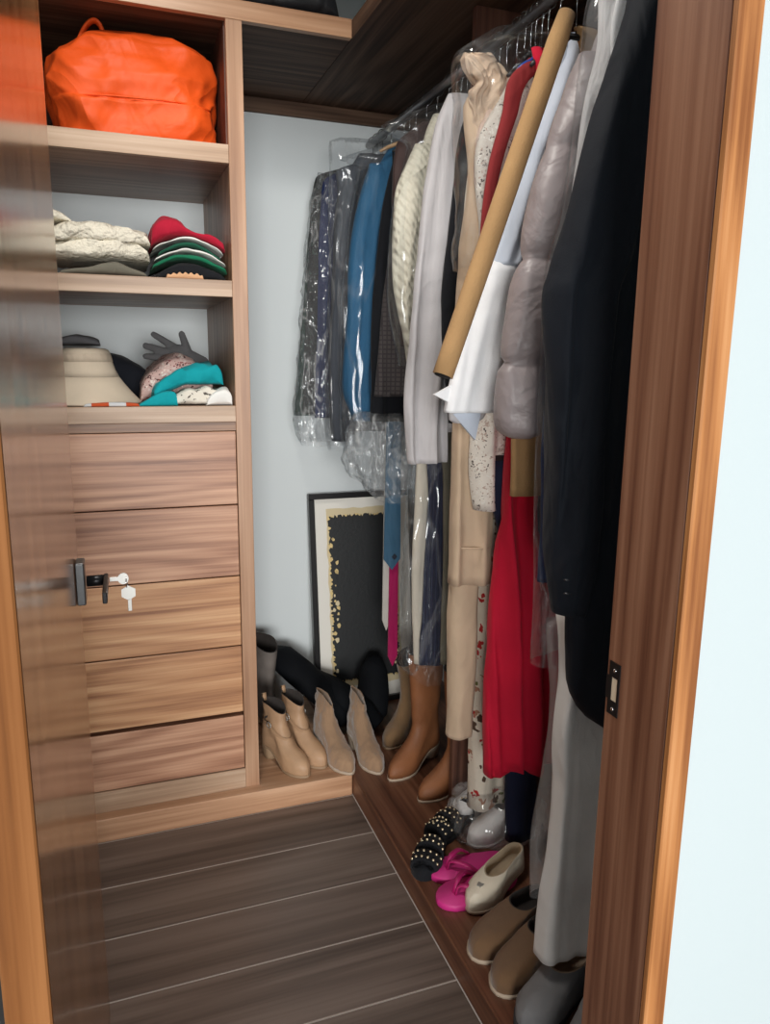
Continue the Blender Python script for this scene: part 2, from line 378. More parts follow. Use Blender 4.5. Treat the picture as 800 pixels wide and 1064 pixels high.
tag(box('wall_left', (XL - 0.1, YF1, -0.02), (XL, YB, ZC), wall_white, bev=0), 'white side wall behind the open door', 'wall', **st)
tag(box('ceiling', (XL - 0.1, YF0, ZC), (XRW + 0.1, YB + 0.1, ZC + 0.08), wall_white, bev=0), 'white closet ceiling above the upper shelf', 'ceiling', **st)
tag(boxes('wall_front', [((JX1 + 0.03, YF0 + 0.006, -0.02), (3.2, YF1, 2.9)), ((-2.6, YF0 + 0.006, -0.02), (JX0 - 0.03, YF1, 2.9)),
          ((JX0 - 0.03, YF0 + 0.006, 2.17), (JX1 + 0.03, YF1, 2.9))], room_white), 'bright white wall around the doorway', 'wall', **st)
# door frame
fr = thing('door_frame', 'walnut door lining with honey coloured casing edge and black strike plate', 'door frame', **st)
box('side_lining', (JX1, YF0, 0), (JX1 + 0.03, YF1 + 0.002, 2.14), wood_jamb, fr)
box('side_lining', (JX0 - 0.03, YF0, 0), (JX0, YF1 + 0.0005, 2.14), wood_leaf, fr, 0)
box('head_lining', (JX0 - 0.03, YF0, 2.14), (JX1 + 0.03, YF1 + 0.002, 2.17), wood_jamb, fr)
box('casing', (JX1 - 0.001, YF0 - 0.012, 0), (JX1 + 0.033, YF0 - 0.0005, 2.14), wood_casing, fr, 0.002)
box('casing', (JX0 - 0.040, YF0 - 0.012, 0), (JX0 + 0.001, YF0 - 0.0005, 2.14), wood_casing_l, fr, 0.002)
box('casing_gap', (JX0 - 0.0455, YF0 - 0.004, 0), (JX0 - 0.0405, YF0 - 0.0005, 2.14), plain('black_shadow_gap_filler', (0.01, 0.01, 0.01), 0.9), fr, 0)
box('casing', (JX0 - 0.040, YF0 - 0.012, 2.141), (JX1 + 0.033, YF0 - 0.0005, 2.185), wood_casing, fr, 0.002)
sp = boxes('strike_plate', [((JX1 - 0.0015, 0.7965, 0.957), (JX1 + 0.001, 0.8190, 0.978)), ((JX1 - 0.0015, 0.7965, 1.012), (JX1 + 0.001, 0.8190, 1.034)),
          ((JX1 - 0.0015, 0.7965, 0.978), (JX1 + 0.001, 0.8005, 1.012)), ((JX1 - 0.0015, 0.8130, 0.978), (JX1 + 0.001, 0.8245, 1.012))], metal_black, fr)
box('latch_recess', (JX1 - 0.0006, 0.8005, 0.978), (JX1 + 0.0006, 0.8130, 1.012), plain('raw_recess_wood', (0.62, 0.50, 0.36), 0.8), sp, 0)
for zz in (0.966, 1.023):
    s_ = lathe('screw', [(0.0, 0.0), (0.0032, 0.0), (0.0026, 0.0012), (0, 0.0014)], chrome, sp, 14)
    s_.rotation_euler = (0, -PI / 2, 0); s_.location = (JX1 - 0.0014, 0.8070, zz)
# door leaf, hinged on the left, standing open into the closet
HX, HY = JX0 - 0.0003, YF1 + 0.0008
EX, EY = -0.0735, 1.535
ang = math.atan2(EY - HY, EX - HX); LEN = math.hypot(EX - HX, EY - HY)
leaf = thing('door_1', 'glossy walnut door standing open with black lever handle', 'door', (HX, HY, 0), ang, **st)
box('leaf', (0.0, 0.0, 0.008), (LEN, 0.04, 2.13), wood_leaf, leaf, 0.0004)
for zz in (0.25, 1.05, 1.9):
    tube('hinge', [(-0.004, 0.046, zz - 0.045), (-0.004, 0.046, zz + 0.045)], 0.006, metal_black, leaf, 12)
hx = LEN - 0.083
hd = thing('handle', None, None); hd.parent = leaf; hd.location = (hx, 0, 1.031)
hd['label'] = 'black lever handle on a rectangular graphite rose'
box('rose', (-0.022, -0.016, -0.040), (0.022, -0.0005, 0.040), metal_grey, hd, 0.002)
tube('spindle', [(0, -0.018, 0), (0, -0.052, 0)], 0.0105, metal_black, hd, 18)
box('lever', (-0.118, -0.056, -0.010), (0.011, -0.048, 0.010), metal_black, hd, 0.0015)
kr = thing('key_ring', 'pair of silver keys hanging from the door lever lock', 'keys', (0, 0, 0))
m4 = Matrix.Translation((HX, HY, 0)) @ Matrix.Rotation(ang, 4, 'Z')
kp = m4 @ Vector((hx, -0.058, 1.031)); kr.location = kp; kr.rotation_euler = (0, 0, ang - PI / 2)
def key(parent, hang):
    k_ = thing('key', None, None); k_.parent = parent
    if not hang:
        box('blade', (0.0, -0.001, -0.004), (0.018, 0.001, 0.004), silver, k_, 0.0004)
        hdv = [(0.016 + 0.009 + 0.011 * math.cos(a) * (1.0 if math.cos(a) < 0 else 0.8), 0.011 * math.sin(a)) for a in np.linspace(0, 2 * PI, 16, endpoint=False)]
        poly_prism('bow', hdv, lambda u, v, d: (u, -0.0012 + d, v), 0.0024, silver, k_)
    else:
        hdv = [(0.0145 * math.cos(a), -0.018 + 0.0145 * math.sin(a)) for a in np.linspace(PI / 6, 2 * PI + PI / 6, 6, endpoint=False)]
        poly_prism('bow', hdv, lambda u, v, d: (0.032 + u, 0.003 + d, v - 0.012), 0.0026, silver, k_)
        box('blade', (0.0300, 0.003, -0.066), (0.0370, 0.0052, -0.042), silver, k_, 0.0004)
    return k_
key(kr, False); key(kr, True)
tube('ring', [(0.030 + 0.001 * math.sin(a), 0.002 + 0.0085 * math.sin(a), -0.008 + 0.0105 * math.cos(a)) for a in np.linspace(0, 2 * PI, 22)], 0.0009, chrome, kr, 6)

# platform (L-shaped), upper shelf (L-shaped), cleat, divider, rod
PT = 0.075
pf = thing('platform', 'low L-shaped walnut platform along the back and right side', 'platform', **st)
box('back_board', (XL, 2.195, 0), (0.6985, YB, PT), wood_edge_x, pf, 0.003)
box('side_board', (0.70, YF1 + 0.004, 0), (XRW, YB, PT), wood_red_y, pf, 0.003)
us = thing('upper_shelf', 'L-shaped walnut shelf above the cabinet and hanging clothes', 'shelf', **st)
UZ0, UZ1 = 2.327, 2.376
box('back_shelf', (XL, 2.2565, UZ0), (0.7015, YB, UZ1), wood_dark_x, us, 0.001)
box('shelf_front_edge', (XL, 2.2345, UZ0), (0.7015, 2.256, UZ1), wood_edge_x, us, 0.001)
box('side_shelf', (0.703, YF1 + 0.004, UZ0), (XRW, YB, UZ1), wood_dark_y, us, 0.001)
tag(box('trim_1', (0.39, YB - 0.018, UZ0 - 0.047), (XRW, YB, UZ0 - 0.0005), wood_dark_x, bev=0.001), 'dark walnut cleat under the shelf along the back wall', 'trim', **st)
DVY0, DVY1 = 1.922, 1.944
dv = box('divider_panel', (0.935, DVY0, PT), (XRW, DVY1, UZ0), wood_red_z); tag(dv, 'reddish walnut upright panel dividing the hanging space', 'panel', **st)
XR, RZ = 0.955, 2.215
rod_m = plain('satin_rod_metal', (0.25, 0.25, 0.26), 0.35, 0.9)
rod = thing('hanging_rod', 'dark metal clothes rod under the upper shelf', 'rod', (XR, 1.8, RZ))
tube('bar', [(0, YF1 - 1.8 + 0.004, 0), (0, DVY0 - 1.8, 0)], 0.0125, rod_m, rod, 16)
tube('bar', [(0, DVY1 - 1.8, 0), (0, YB - 1.8, 0)], 0.0125, rod_m, rod, 16)

# added fill light, out of view on the ceiling, to brighten the closet interior
cl = thing('added_fill_light', 'unseen round fill light added on the closet ceiling', 'added fill light', (0.12, 1.42, ZC))
lathe('rim', [(0.19, 0.0), (0.20, -0.012), (0.198, -0.04), (0.185, -0.045), (0.183, -0.01)], plain('white_fill_light_rim', (0.8, 0.8, 0.8), 0.4), cl, 48)
ld = bpy.data.lights.new('fill_glow', 'AREA'); ld.shape = 'DISK'; ld.size = 0.36; ld.energy = 14; ld.color = (1.0, 0.95, 0.88)
lo_ = bpy.data.objects.new('fill_glow', ld); COL.objects.link(lo_); lo_.parent = cl; lo_.location = (0, 0, -0.046)

# ------------------------------------------------------------------ shelf and drawer cabinet
CY0 = 2.236; CXL, CXR = -0.48, 0.349
cab = thing('drawer_cabinet', 'tall walnut cabinet with three open shelves over five drawers', 'cabinet', (0, 0, 0))
box('side_panel', (CXR, CY0 + 0.02, PT), (CXR + 0.044, YB - 0.001, UZ0), wood_z, cab, 0.001)
box('side_panel_edge', (CXR, CY0, PT), (CXR + 0.044, CY0 + 0.0195, UZ0), wood_edge_z, cab, 0.001)
box('side_panel', (CXL - 0.044, CY0, PT), (CXL, YB - 0.001, UZ0), wood_z, cab, 0.001)
shelf_pale = wood('pale_walnut_shelf_edge', 0, (0.30, 0.19, 0.12), (0.42, 0.28, 0.185), (0.53, 0.38, 0.27), 0.4)
for z0, z1 in ((1.966, 2.014), (1.611, 1.656), (1.258, 1.304)):
    s_ = box('shelf', (CXL, CY0 + 0.02, z0), (CXR, YB - 0.001, z1), wood_x, cab, 0.001)
    box('shelf_edge', (CXL, CY0 - 0.002, z0), (CXR - 0.0005, CY0 + 0.0195, z1), shelf_pale, s_, 0.001)
box('rail', (CXL, CY0 + 0.004, 1.2315), (CXR, CY0 + 0.03, 1.2575), wood_x, cab, 0.001)
for i, (z0, z1) in enumerate(((1.012, 1.2295), (0.790, 1.008), (0.564, 0.786), (0.340, 0.560), (0.145, 0.326))):
    box('drawer', (CXL, CY0 + 0.002, z0), (CXR - 0.002, CY0 + 0.40, z1), drawer_mats[1 if i in (2, 3) else 0], cab, 0.0015)
box('bottom_rail', (CXL, CY0 - 0.002, PT + 0.0005), (CXR, CY0 + 0.03, 0.1425), shelf_pale, cab, 0.001)
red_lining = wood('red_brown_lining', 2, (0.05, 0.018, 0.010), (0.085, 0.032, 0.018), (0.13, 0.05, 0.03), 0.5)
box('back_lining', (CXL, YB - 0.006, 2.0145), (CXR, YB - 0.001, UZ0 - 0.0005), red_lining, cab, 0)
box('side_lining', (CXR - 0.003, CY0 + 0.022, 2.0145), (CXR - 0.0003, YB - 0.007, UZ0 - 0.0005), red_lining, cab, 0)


# ------------------------------------------------------------------ things on the shelves
def pile(name, x0, x1, y0, y1, z0, top, m, parent=None, seed=0, amp=0.012, fr_=6.0, nx=40, ny=18, roll=0.5, front=None, lo=None):
    """soft folded or heaped cloth: closed loft along X, rounded ends; top(u) and optional lo(u) give profile heights"""
    out = []
    for i in range(nx):
        u = i / (nx - 1); x = x0 + (x1 - x0) * u
        e = min(1.0, math.sin(PI * min(max(u, 0.0), 1.0)) ** 0.22 + 0.02)
        zb = z0 if lo is None else lo(u)
        zt = zb + max(0.004, (top(u) - zb)) * e
        ring = []
        for j in range(ny * 2):
            a = 2 * PI * j / (ny * 2)
            cy = math.copysign(abs(math.cos(a)) ** roll, math.cos(a)); cz = math.copysign(abs(math.sin(a)) ** roll, math.sin(a))
            y = (y0 + y1) / 2 + cy * (y1 - y0) / 2 * (0.9 + 0.1 * e); z = (zb + zt) / 2 + cz * (zt - zb) / 2
            v = Vector((x * fr_ * 2 + seed * 7.1, y * fr_ * 2, z * fr_ * 3))
            d = noise.noise(v) + 0.5 * noise.noise(v * 2.1)
            k_ = 0.0 if cz < -0.6 else 1.0
            ring.append((x + d * amp * 0.4, y + noise.noise(v + Vector((9, 3, 1))) * amp, max(zb, z + d * amp * k_)))
        out.append(ring)
    return rings_mesh(name, np.array(out), m, parent)

_before = set(bpy.data.objects)
# orange tote bag
orange = fabric('orange_coated_canvas', (0.80, 0.095, 0.010), 0.55, sheen=0.0, weave=900, bump=0.08, wr=0.5, wscale=6.5, var=0.06, spec=0.4, stretch=0.9, crease=1.3)
bag = thing('tote_bag', 'bright orange crumpled tote bag on the top shelf', 'bag', (0.16, 2.50, 2.0145))
rows = []
N_, K_ = 70, 110
prof = [(0.0, -0.19, 0.222, 0.15), (0.05, -0.212, 0.228, 0.168), (0.11, -0.226, 0.230, 0.178), (0.16, -0.222, 0.230, 0.175), (0.20, -0.214, 0.228, 0.166), (0.24, -0.176, 0.222, 0.152), (0.262, -0.140, 0.198, 0.134), (0.280, -0.095, 0.140, 0.110), (0.292, -0.05, 0.09, 0.08), (0.297, -0.02, 0.05, 0.04)]
PA = np.array(prof); zs = np.concatenate([np.linspace(0, 0.09, 12), np.linspace(0.095, 0.2968, N_ - 12)])
for z in zs:
    xl_ = np.interp(z, PA[:, 0], PA[:, 1]); xr_ = np.interp(z, PA[:, 0], PA[:, 2]); dy = np.interp(z, PA[:, 0], PA[:, 3])
    r = []
    for j in range(K_):
        a = 2 * PI * j / K_; c = math.copysign(abs(math.cos(a)) ** 0.55, math.cos(a)); s = math.copysign(abs(math.sin(a)) ** 0.6, math.sin(a))
        x = (xl_ + xr_) / 2 + c * (xr_ - xl_) / 2; y = s * dy
        v = Vector((x * 5.5 + z * 3, y * 6, z * 6.5 - 1.5 * x))
        rid = (1 - 2.2 * abs(noise.noise(v))) + 0.55 * (1 - 2.2 * abs(noise.noise(v * 2.3 + Vector((3, 1, 7))))) - 0.7
        # the pocket seam: cloth steps in above it
        step = 0.012 if z < 0.098 + 0.03 * x else 0.0
        amp = 0.017 * min(1, z / 0.03 + 0.2)
        y -= (rid * amp + step) * (1 if s < 0 else -1) * min(1, abs(s) * 1.3)
        x += rid * amp * 0.8 * c
        r.append((min(x, 0.2265), y, max(0.0, z + (0.010 * noise.noise(v * 0.8) if 0.03 < z < 0.25 else 0))))
    rows.append(r)
rings_mesh('body', np.array(rows), orange, bag)
hp = []
for i in range(17):
    t = i / 16; hp.append((-0.140 + 0.075 * t + 0.008 * math.sin(PI * t), -0.085 + 0.02 * t, 0.232 + 0.066 * math.sin(PI * t) ** 0.7 + 0.018 * t))
tube('handle', hp, 0.006, orange, bag, 10, flat=2.6, up=(0, 1, 0))
zs_ = [0.098 + 0.03 * x for x in np.linspace(-0.21, 0.205, 24)]
tube('pocket_seam', [(x, -0.176 - 0.006 + 0.10 * abs((x - 0.0) / 0.225) ** 4, z_) for x, z_ in zip(np.linspace(-0.20, 0.20, 24), zs_)], 0.0022, orange, bag, 6)
hp = [(x + 0.02, y + 0.17, z) for x, y, z in hp]; tube('handle', hp, 0.011, orange, bag, 10, flat=0.35, up=(0, 1, 0))

# middle shelf, top at 1.658
Z2 = 1.6562
knit = fabric('cream_cable_knit', (0.80, 0.75, 0.63), 0.95, weave=95, bump=1.0, bd=0.006, wr=0.6, wscale=26, stretch=0.9)
def jag(a, b, k, ph=0.0): return lambda u: a + b * math.sin(k * u * 2 * PI + ph)
tag(pile('olive_cloth', -0.06, 0.168, 2.31, 2.60, Z2, lambda u: Z2 + 0.020 + 0.022 * math.exp(-((u - 0.62) / 0.22) ** 2), fabric('olive_grey_cotton', (0.155, 0.145, 0.115)), seed=1, amp=0.005),
    'olive grey folded cloth under the cream knit sweater', 'clothing')
sw = thing('knit_sweater', 'cream cable knit sweater folded on the middle shelf', 'sweater', (0, 0, 0))
for q, (a0, a1, b0, b1, h0, h1) in enumerate(((-0.10, 0.176, 2.335, 2.66, 0.046, 0.092), (-0.11, 0.178, 2.33, 2.64, 0.088, 0.128))):
    hh = (lambda h1: (lambda u: Z2 + h1 + 0.016 * math.sin(2.6 * u + 0.2)))(h1)
    pile('folded_body' if q == 0 else 'folded_sleeve', a0, a1, b0, b1, Z2 + h0, hh, knit, sw, seed=3 + q, amp=0.013, fr_=11)
tag(pile('white_knit_cloth', -0.12, -0.02, 2.36, 2.66, Z2 + 0.142, lambda u: Z2 + 0.185 - 0.03 * u, knit, seed=8, amp=0.008), 'small white knit piece lying on the cream sweater beside the door', 'clothing')
tag(pile('folded_shirt', 0.02, 0.285, 2.665, 2.79, Z2, lambda u: Z2 + 0.120 + 0.05 * u - 0.06 * max(0, u - 0.75) * 4, fabric('dove_grey_jersey', (0.30, 0.31, 0.32)), seed=4, amp=0.008),
    'grey folded top behind the red cloth on the middle shelf', 'clothing')
# striped stack: red, white, green, white, green, black (top to bottom), each a folded cloth
arch = lambda h, b=0.03: (lambda u: Z2 + h + b * math.sin(PI * min(1, u * 0.95 + 0.05)))
flat_lo = lambda h, b=0.03: (lambda u: Z2 + h + b * math.sin(PI * min(1, u * 0.95 + 0.05)))
blk = fabric('black_cotton', (0.010, 0.011, 0.014)); grn = fabric('emerald_green_cotton', (0.010, 0.150, 0.075)); wht = fabric('white_cotton', (0.78, 0.78, 0.76))
redf = fabric('deep_red_jersey', (0.40, 0.012, 0.035)); dgr = fabric('dark_green_cotton', (0.012, 0.085, 0.05))
stack = [('black_folded_cloth', 'black folded cloth at the bottom of the striped stack', blk, 0.190, 0.384, 0.0, 0.018, 0.04),
         ('emerald_folded_cloth', 'bright green folded cloth above the black one on the middle shelf', grn, 0.180, 0.386, 0.019, 0.038, 0.045),
         ('white_folded_cloth', 'white folded cloth between the two green ones on the middle shelf', wht, 0.186, 0.384, 0.040, 0.050, 0.046),
         ('dark_green_folded_cloth', 'dark green folded cloth under the red jersey', dgr, 0.196, 0.372, 0.052, 0.068, 0.047),
         ('white_trimmed_cloth', 'thin white cloth edge just beneath the red jersey', wht, 0.184, 0.378, 0.070, 0.078, 0.048),
         ]
for q, (nm, lb, mm, a0, a1, h0, h1, b) in enumerate(stack):
    tag(pile(nm, a0, a1, 2.325 + 0.004 * (q % 2), 2.60, Z2 + h0, (lambda h1, b: lambda u: Z2 + h1 + b * math.sin(PI * min(1, u * 0.92 + 0.06)) * 0.8)(h1, b), mm, seed=20 + q, amp=0.0045, fr_=9,
             lo=(lambda h0, b: lambda u: Z2 + h0 + (b * math.sin(PI * min(1, u * 0.92 + 0.06)) * 0.8 if h0 > 0 else 0))(h0, b)), lb, 'clothing', 'folded clothes stacked on the middle shelf')
tag(pile('red_jersey', 0.180, 0.386, 2.332, 2.61, Z2 + 0.080, lambda u: Z2 + 0.180 - 0.055 * u + 0.012 * math.sin(7 * u), redf, seed=31, amp=0.011, fr_=8,
         lo=lambda u: Z2 + 0.080 + 0.048 * math.sin(PI * min(1, u * 0.92 + 0.06)) * 0.8), 'dark red jersey on top of the green and white stack', 'clothing', 'folded clothes stacked on the middle shelf')
tag(pile('lace_trim', 0.215, 0.315, 2.298, 2.33, Z2, lambda u: Z2 + 0.014 + 0.003 * math.sin(40 * u), fabric('peach_lace', (0.72, 0.42, 0.24), bump=0.8), seed=33, amp=0.003), 'peach lace trim lying at the front of the middle shelf', 'trimming')

# lower open shelf, top at 1.298
Z3 = 1.3042
felt = fabric('beige_felt', (0.60, 0.51, 0.40), 0.95, bump=0.25, wr=0.12)
hat = thing('felt_hat', 'beige felt hat with wide brim on the lowest open shelf', 'hat', (-0.010, 2.46, Z3))
lathe('crown', [(0, 0.158), (0.03, 0.160), (0.052, 0.160), (0.063, 0.156), (0.068, 0.147), (0.072, 0.125), (0.080, 0.098), (0.090, 0.078)], felt, hat, 48)
lathe('brim', [(0.090, 0.078), (0.104, 0.058), (0.120, 0.038), (0.136, 0.020), (0.148, 0.008), (0.150, 0.003), (0.146, 0.001), (0.12, 0.028), (0.10, 0.052), (0.084, 0.074)], felt, hat, 48)
lathe('hat_band', [(0.0685, 0.145), (0.0695, 0.144), (0.0740, 0.122), (0.072, 0.121)], fabric('beige_ribbon', (0.55, 0.46, 0.36), 0.7), hat, 48)
tag(pile('navy_knit', -0.02, 0.235, 2.58, 2.77, Z3, lambda u: Z3 + 0.175 - 0.13 * u ** 1.5, fabric('ink_black_knit', (0.015, 0.017, 0.024)), seed=41, amp=0.008), 'ink black knit heap behind the beige hat', 'clothing')
tag(pile('wool_hat', -0.10, 0.030, 2.62, 2.78, Z3 + 0.17, lambda u: Z3 + 0.205 - 0.02 * abs(u - 0.5), fabric('slate_grey_wool', (0.13, 0.13, 0.14)), seed=42, amp=0.006), 'slate grey wool hat behind the beige felt hat', 'hat')
# grey glove: palm, four fingers and a thumb
glv = fabric('charcoal_glove_knit', (0.115, 0.115, 0.12), bump=0.5)
gl = thing('glove', 'charcoal knit glove with spread fingers on the scarves', 'glove', (0.262, 2.60, Z3 + 0.135))
bm = bmesh.new()
def capsule(p, q, r0, r1, n=7, k=12):
    p, q = Vector(p), Vector(q); t = (q - p).normalized(); s = t.cross(Vector((0, 1, 0))).normalized(); v = s.cross(t); prev = None
    L_ = (q - p).length
    st_ = [(-r0 * 0.8, r0 * 0.55)] + [(L_ * i / n, r0 + (r1 - r0) * i / n) for i in range(n + 1)] + [(L_ + r1 * 0.6, r1 * 0.75), (L_ + r1 * 0.95, r1 * 0.25)]
    rings_ = []
    for d, r in st_:
        rings_.append([bm.verts.new(p + t * d + s * math.cos(2 * PI * j / k) * r + v * math.sin(2 * PI * j / k) * r * 0.75) for j in range(k)])
    for a, b in zip(rings_, rings_[1:]):
        for j in range(k): bm.faces.new([a[j], a[(j + 1) % k], b[(j + 1) % k], b[j]])
    bm.faces.new(rings_[0]); bm.faces.new(rings_[-1])
for a, b, r0, r1 in (((0.075, 0, -0.03), (-0.005, 0, 0.01), 0.036, 0.036), ((0.10, 0.0, -0.05), (0.05, 0, -0.02), 0.03, 0.034),
                     ((-0.01, 0, 0.034), (-0.072, -0.012, 0.072), 0.013, 0.010), ((-0.022, -0.008, 0.015), (-0.098, -0.02, 0.036), 0.0135, 0.011),
                     ((-0.02, -0.006, -0.002), (-0.10, -0.03, 0.004), 0.013, 0.010), ((-0.01, 0.0, -0.02), (-0.078, -0.034, -0.03), 0.012, 0.009),
                     ((0.03, -0.004, 0.025), (0.012, -0.03, 0.075), 0.014, 0.011)):
    capsule(a, b, r0, r1)
me = bpy.data.meshes.new('glove_knit'); bm.to_mesh(me); bm.free(); g_ = link('knit_body', me, glv, gl)
md = g_.modifiers.new('remesh', 'REMESH'); md.mode = 'VOXEL'; md.voxel_size = 0.0035; md.use_smooth_shade = True
sm_ = g_.modifiers.new('smooth', 'SMOOTH'); sm_.factor = 0.5; sm_.iterations = 4
tag(pile('print_scarf', 0.135, 0.352, 2.42, 2.72, Z3 + 0.055, lambda u: Z3 + 0.080 + 0.062 * math.sin(PI * min(1, u * 0.95 + 0.02)) ** 0.8, pattern('rose_brown_print', (0.55, 0.38, 0.35), [(0.25, 0.08, 0.08), (0.75, 0.66, 0.6), (0.10, 0.05, 0.05), (0.62, 0.5, 0.47)], 55, 0.42), seed=51, amp=0.014, fr_=9,
         lo=lambda u: Z3 + 0.03 * u), 'rose and brown printed scarf under the grey glove', 'scarf')
tq = fabric('turquoise_jersey', (0.004, 0.330, 0.380), 0.8)
tag(pile('turquoise_cloth', 0.165, 0.372, 2.34, 2.60, Z3 + 0.04, lambda u: Z3 + 0.062 + 0.072 * u ** 0.6 - 0.03 * max(0, u - 0.85) * 6, tq, seed=52, amp=0.016, fr_=9, lo=lambda u: Z3 + 0.012 + 0.045 * min(1, u * 2.2)), 'turquoise jersey cloth heaped on the lowest open shelf', 'clothing')
tag(pile('turquoise_strap', 0.125, 0.232, 2.305, 2.345, Z3, lambda u: Z3 + 0.008 + 0.05 * u, tq, seed=53, amp=0.005), 'turquoise cloth corner trailing to the shelf front', 'clothing')
tag(pile('spotted_cloth', 0.185, 0.388, 2.318, 2.58, Z3, lambda u: Z3 + 0.034 + 0.022 * u + 0.004 * math.sin(22 * u), pattern('white_black_print', (0.72, 0.68, 0.60), [(0.04, 0.04, 0.04), (0.10, 0.09, 0.08), (0.75, 0.72, 0.64)], 45, 0.30), seed=54, amp=0.011, fr_=9), 'white cloth with black spots under the turquoise one', 'clothing')
tag(pile('white_lace_cloth', 0.315, 0.389, 2.300, 2.40, Z3 + 0.0005, lambda u: Z3 + 0.03 + 0.03 * u, wht, seed=57, amp=0.008), 'white lace end curling at the right of the lowest open shelf', 'clothing')
tag(pile('orange_white_band', -0.02, 0.128, 2.2965, 2.325, Z3, lambda u: Z3 + 0.012, stripes('orange_white_stripe', (0.62, 0.64, 0.66), (0.55, 0.09, 0.03), 11, 0, duty=0.5), seed=55, amp=0.002), 'flat orange and white band at the shelf edge under the hat', 'band')
for o_ in bpy.data.objects:            # the shelf contents were laid out from the cabinet's corner
    if o_ not in _before and o_.parent is None: o_.location += Vector((-0.045, -0.055, 0))
# black bag on the upper shelf
bb = pile('black_duffel', 0.14, 0.672, 2.250, 2.58, UZ1, lambda u: UZ1 + 0.17 - 0.03 * u, fabric('black_nylon', (0.008, 0.009, 0.012), 0.5, spec=0.4), seed=61, amp=0.014)
tag(bb, 'black soft bag lying along the upper shelf edge', 'bag')
tag(pile('navy_bedding', -0.50, 0.13, 2.26, 2.66, UZ1, lambda u: UZ1 + 0.14, fabric('navy_padding', (0.012, 0.015, 0.030)), seed=62, amp=0.012), 'dark navy padded bundle left on the upper shelf', 'bundle')

# ------------------------------------------------------------------ picture and neckties at the back
pic = thing('framed_picture', 'black framed abstract picture of a dark block with gold edges', 'picture', (0.926, 2.683, PT))
pic.rotation_euler = (math.radians(-7.2), 0, 0)
PW, PH = 0.44, 0.86
x0, x1 = -PW / 2, PW / 2
fb = plain('black_frame_lacquer', (0.012, 0.012, 0.013), 0.3)
box('frame_rail', (x0, 0, 0), (x1, 0.03, 0.022), fb, pic); box('frame_rail', (x0, 0, PH - 0.022), (x1, 0.03, PH), fb, pic)
box('frame_stile', (x0, 0, 0.0225), (x0 + 0.022, 0.03, PH - 0.0225), fb, pic); box('frame_stile', (x1 - 0.022, 0, 0.0225), (x1, 0.03, PH - 0.0225), fb, pic)
pr = box('print', (x0 + 0.022, 0.018, 0.022), (x1 - 0.022, 0.024, PH - 0.022), plain('warm_white_paper', (0.80, 0.78, 0.72), 0.8, bump=0.1), pic, 0)
def ragged(ax0, ax1, az0, az1, n, amp, seed):
    r = random.Random(seed); p = []
    for i in range(n): p.append((ax0 + (ax1 - ax0) * i / n, az0 + r.uniform(-amp, amp)))
    for i in range(n * 2): p.append((ax1 + r.uniform(-amp, amp), az0 + (az1 - az0) * i / (2 * n)))
    for i in range(n): p.append((ax1 + (ax0 - ax1) * i / n, az1 + r.uniform(-amp, amp)))
    for i in range(n * 2): p.append((ax0 + r.uniform(-amp, amp), az1 + (az0 - az1) * i / (2 * n)))
    return p
gold = plain('gold_leaf', (0.72, 0.56, 0.27), 0.45, 0.55, bump=0.4, bscale=120); cream_p = plain('cream_paint', (0.66, 0.56, 0.36), 0.8)
black_p = plain('black_paint', (0.010, 0.012, 0.014), 0.5, bump=0.3, bscale=90)
mp_ = lambda u, v, d: (u, 0.018 - d, v)
poly_prism('paint_ground', ragged(-0.148, 0.150, 0.078, PH - 0.062, 16, 0.003, 1), mp_, 0.0006, cream_p, pr)
poly_prism('paint_gold', ragged(-0.140, 0.142, 0.10, PH - 0.090, 44, 0.006, 2), mp_, 0.0012, gold, pr)
poly_prism('paint_black', ragged(-0.137, 0.137, 0.103, PH - 0.092, 60, 0.007, 3), mp_, 0.0020, black_p, pr)
rr_ = random.Random(9)
for i in range(34):
    sx = rr_.choice((-1, 1)); fx = sx * (0.126 + rr_.uniform(-0.016, 0.012)); fz = rr_.uniform(0.14, PH - 0.14); s = rr_.uniform(0.004, 0.012)
    poly_prism('gold_fleck', [(fx + s * rr_.uniform(0.5, 1) * math.cos(a), fz + s * rr_.uniform(0.5, 1.3) * math.sin(a)) for a in np.linspace(0, 2 * PI, 7, endpoint=False)], mp_, 0.0026, gold if i % 3 else cream_p, pr)

def tie(name, label, xc, Y, zt, zb, wd, m, tip=0.04):
    t = thing(name, label, 'necktie', (xc, Y, zb))
    h = zt - zb; pts = [(-wd * 0.35, h), (wd * 0.35, h), (wd / 2, tip), (0, 0), (-wd / 2, tip)]
    poly_prism('blade', pts, lambda u, v, d: (u, d - 0.003, v), 0.006, m, t); return t

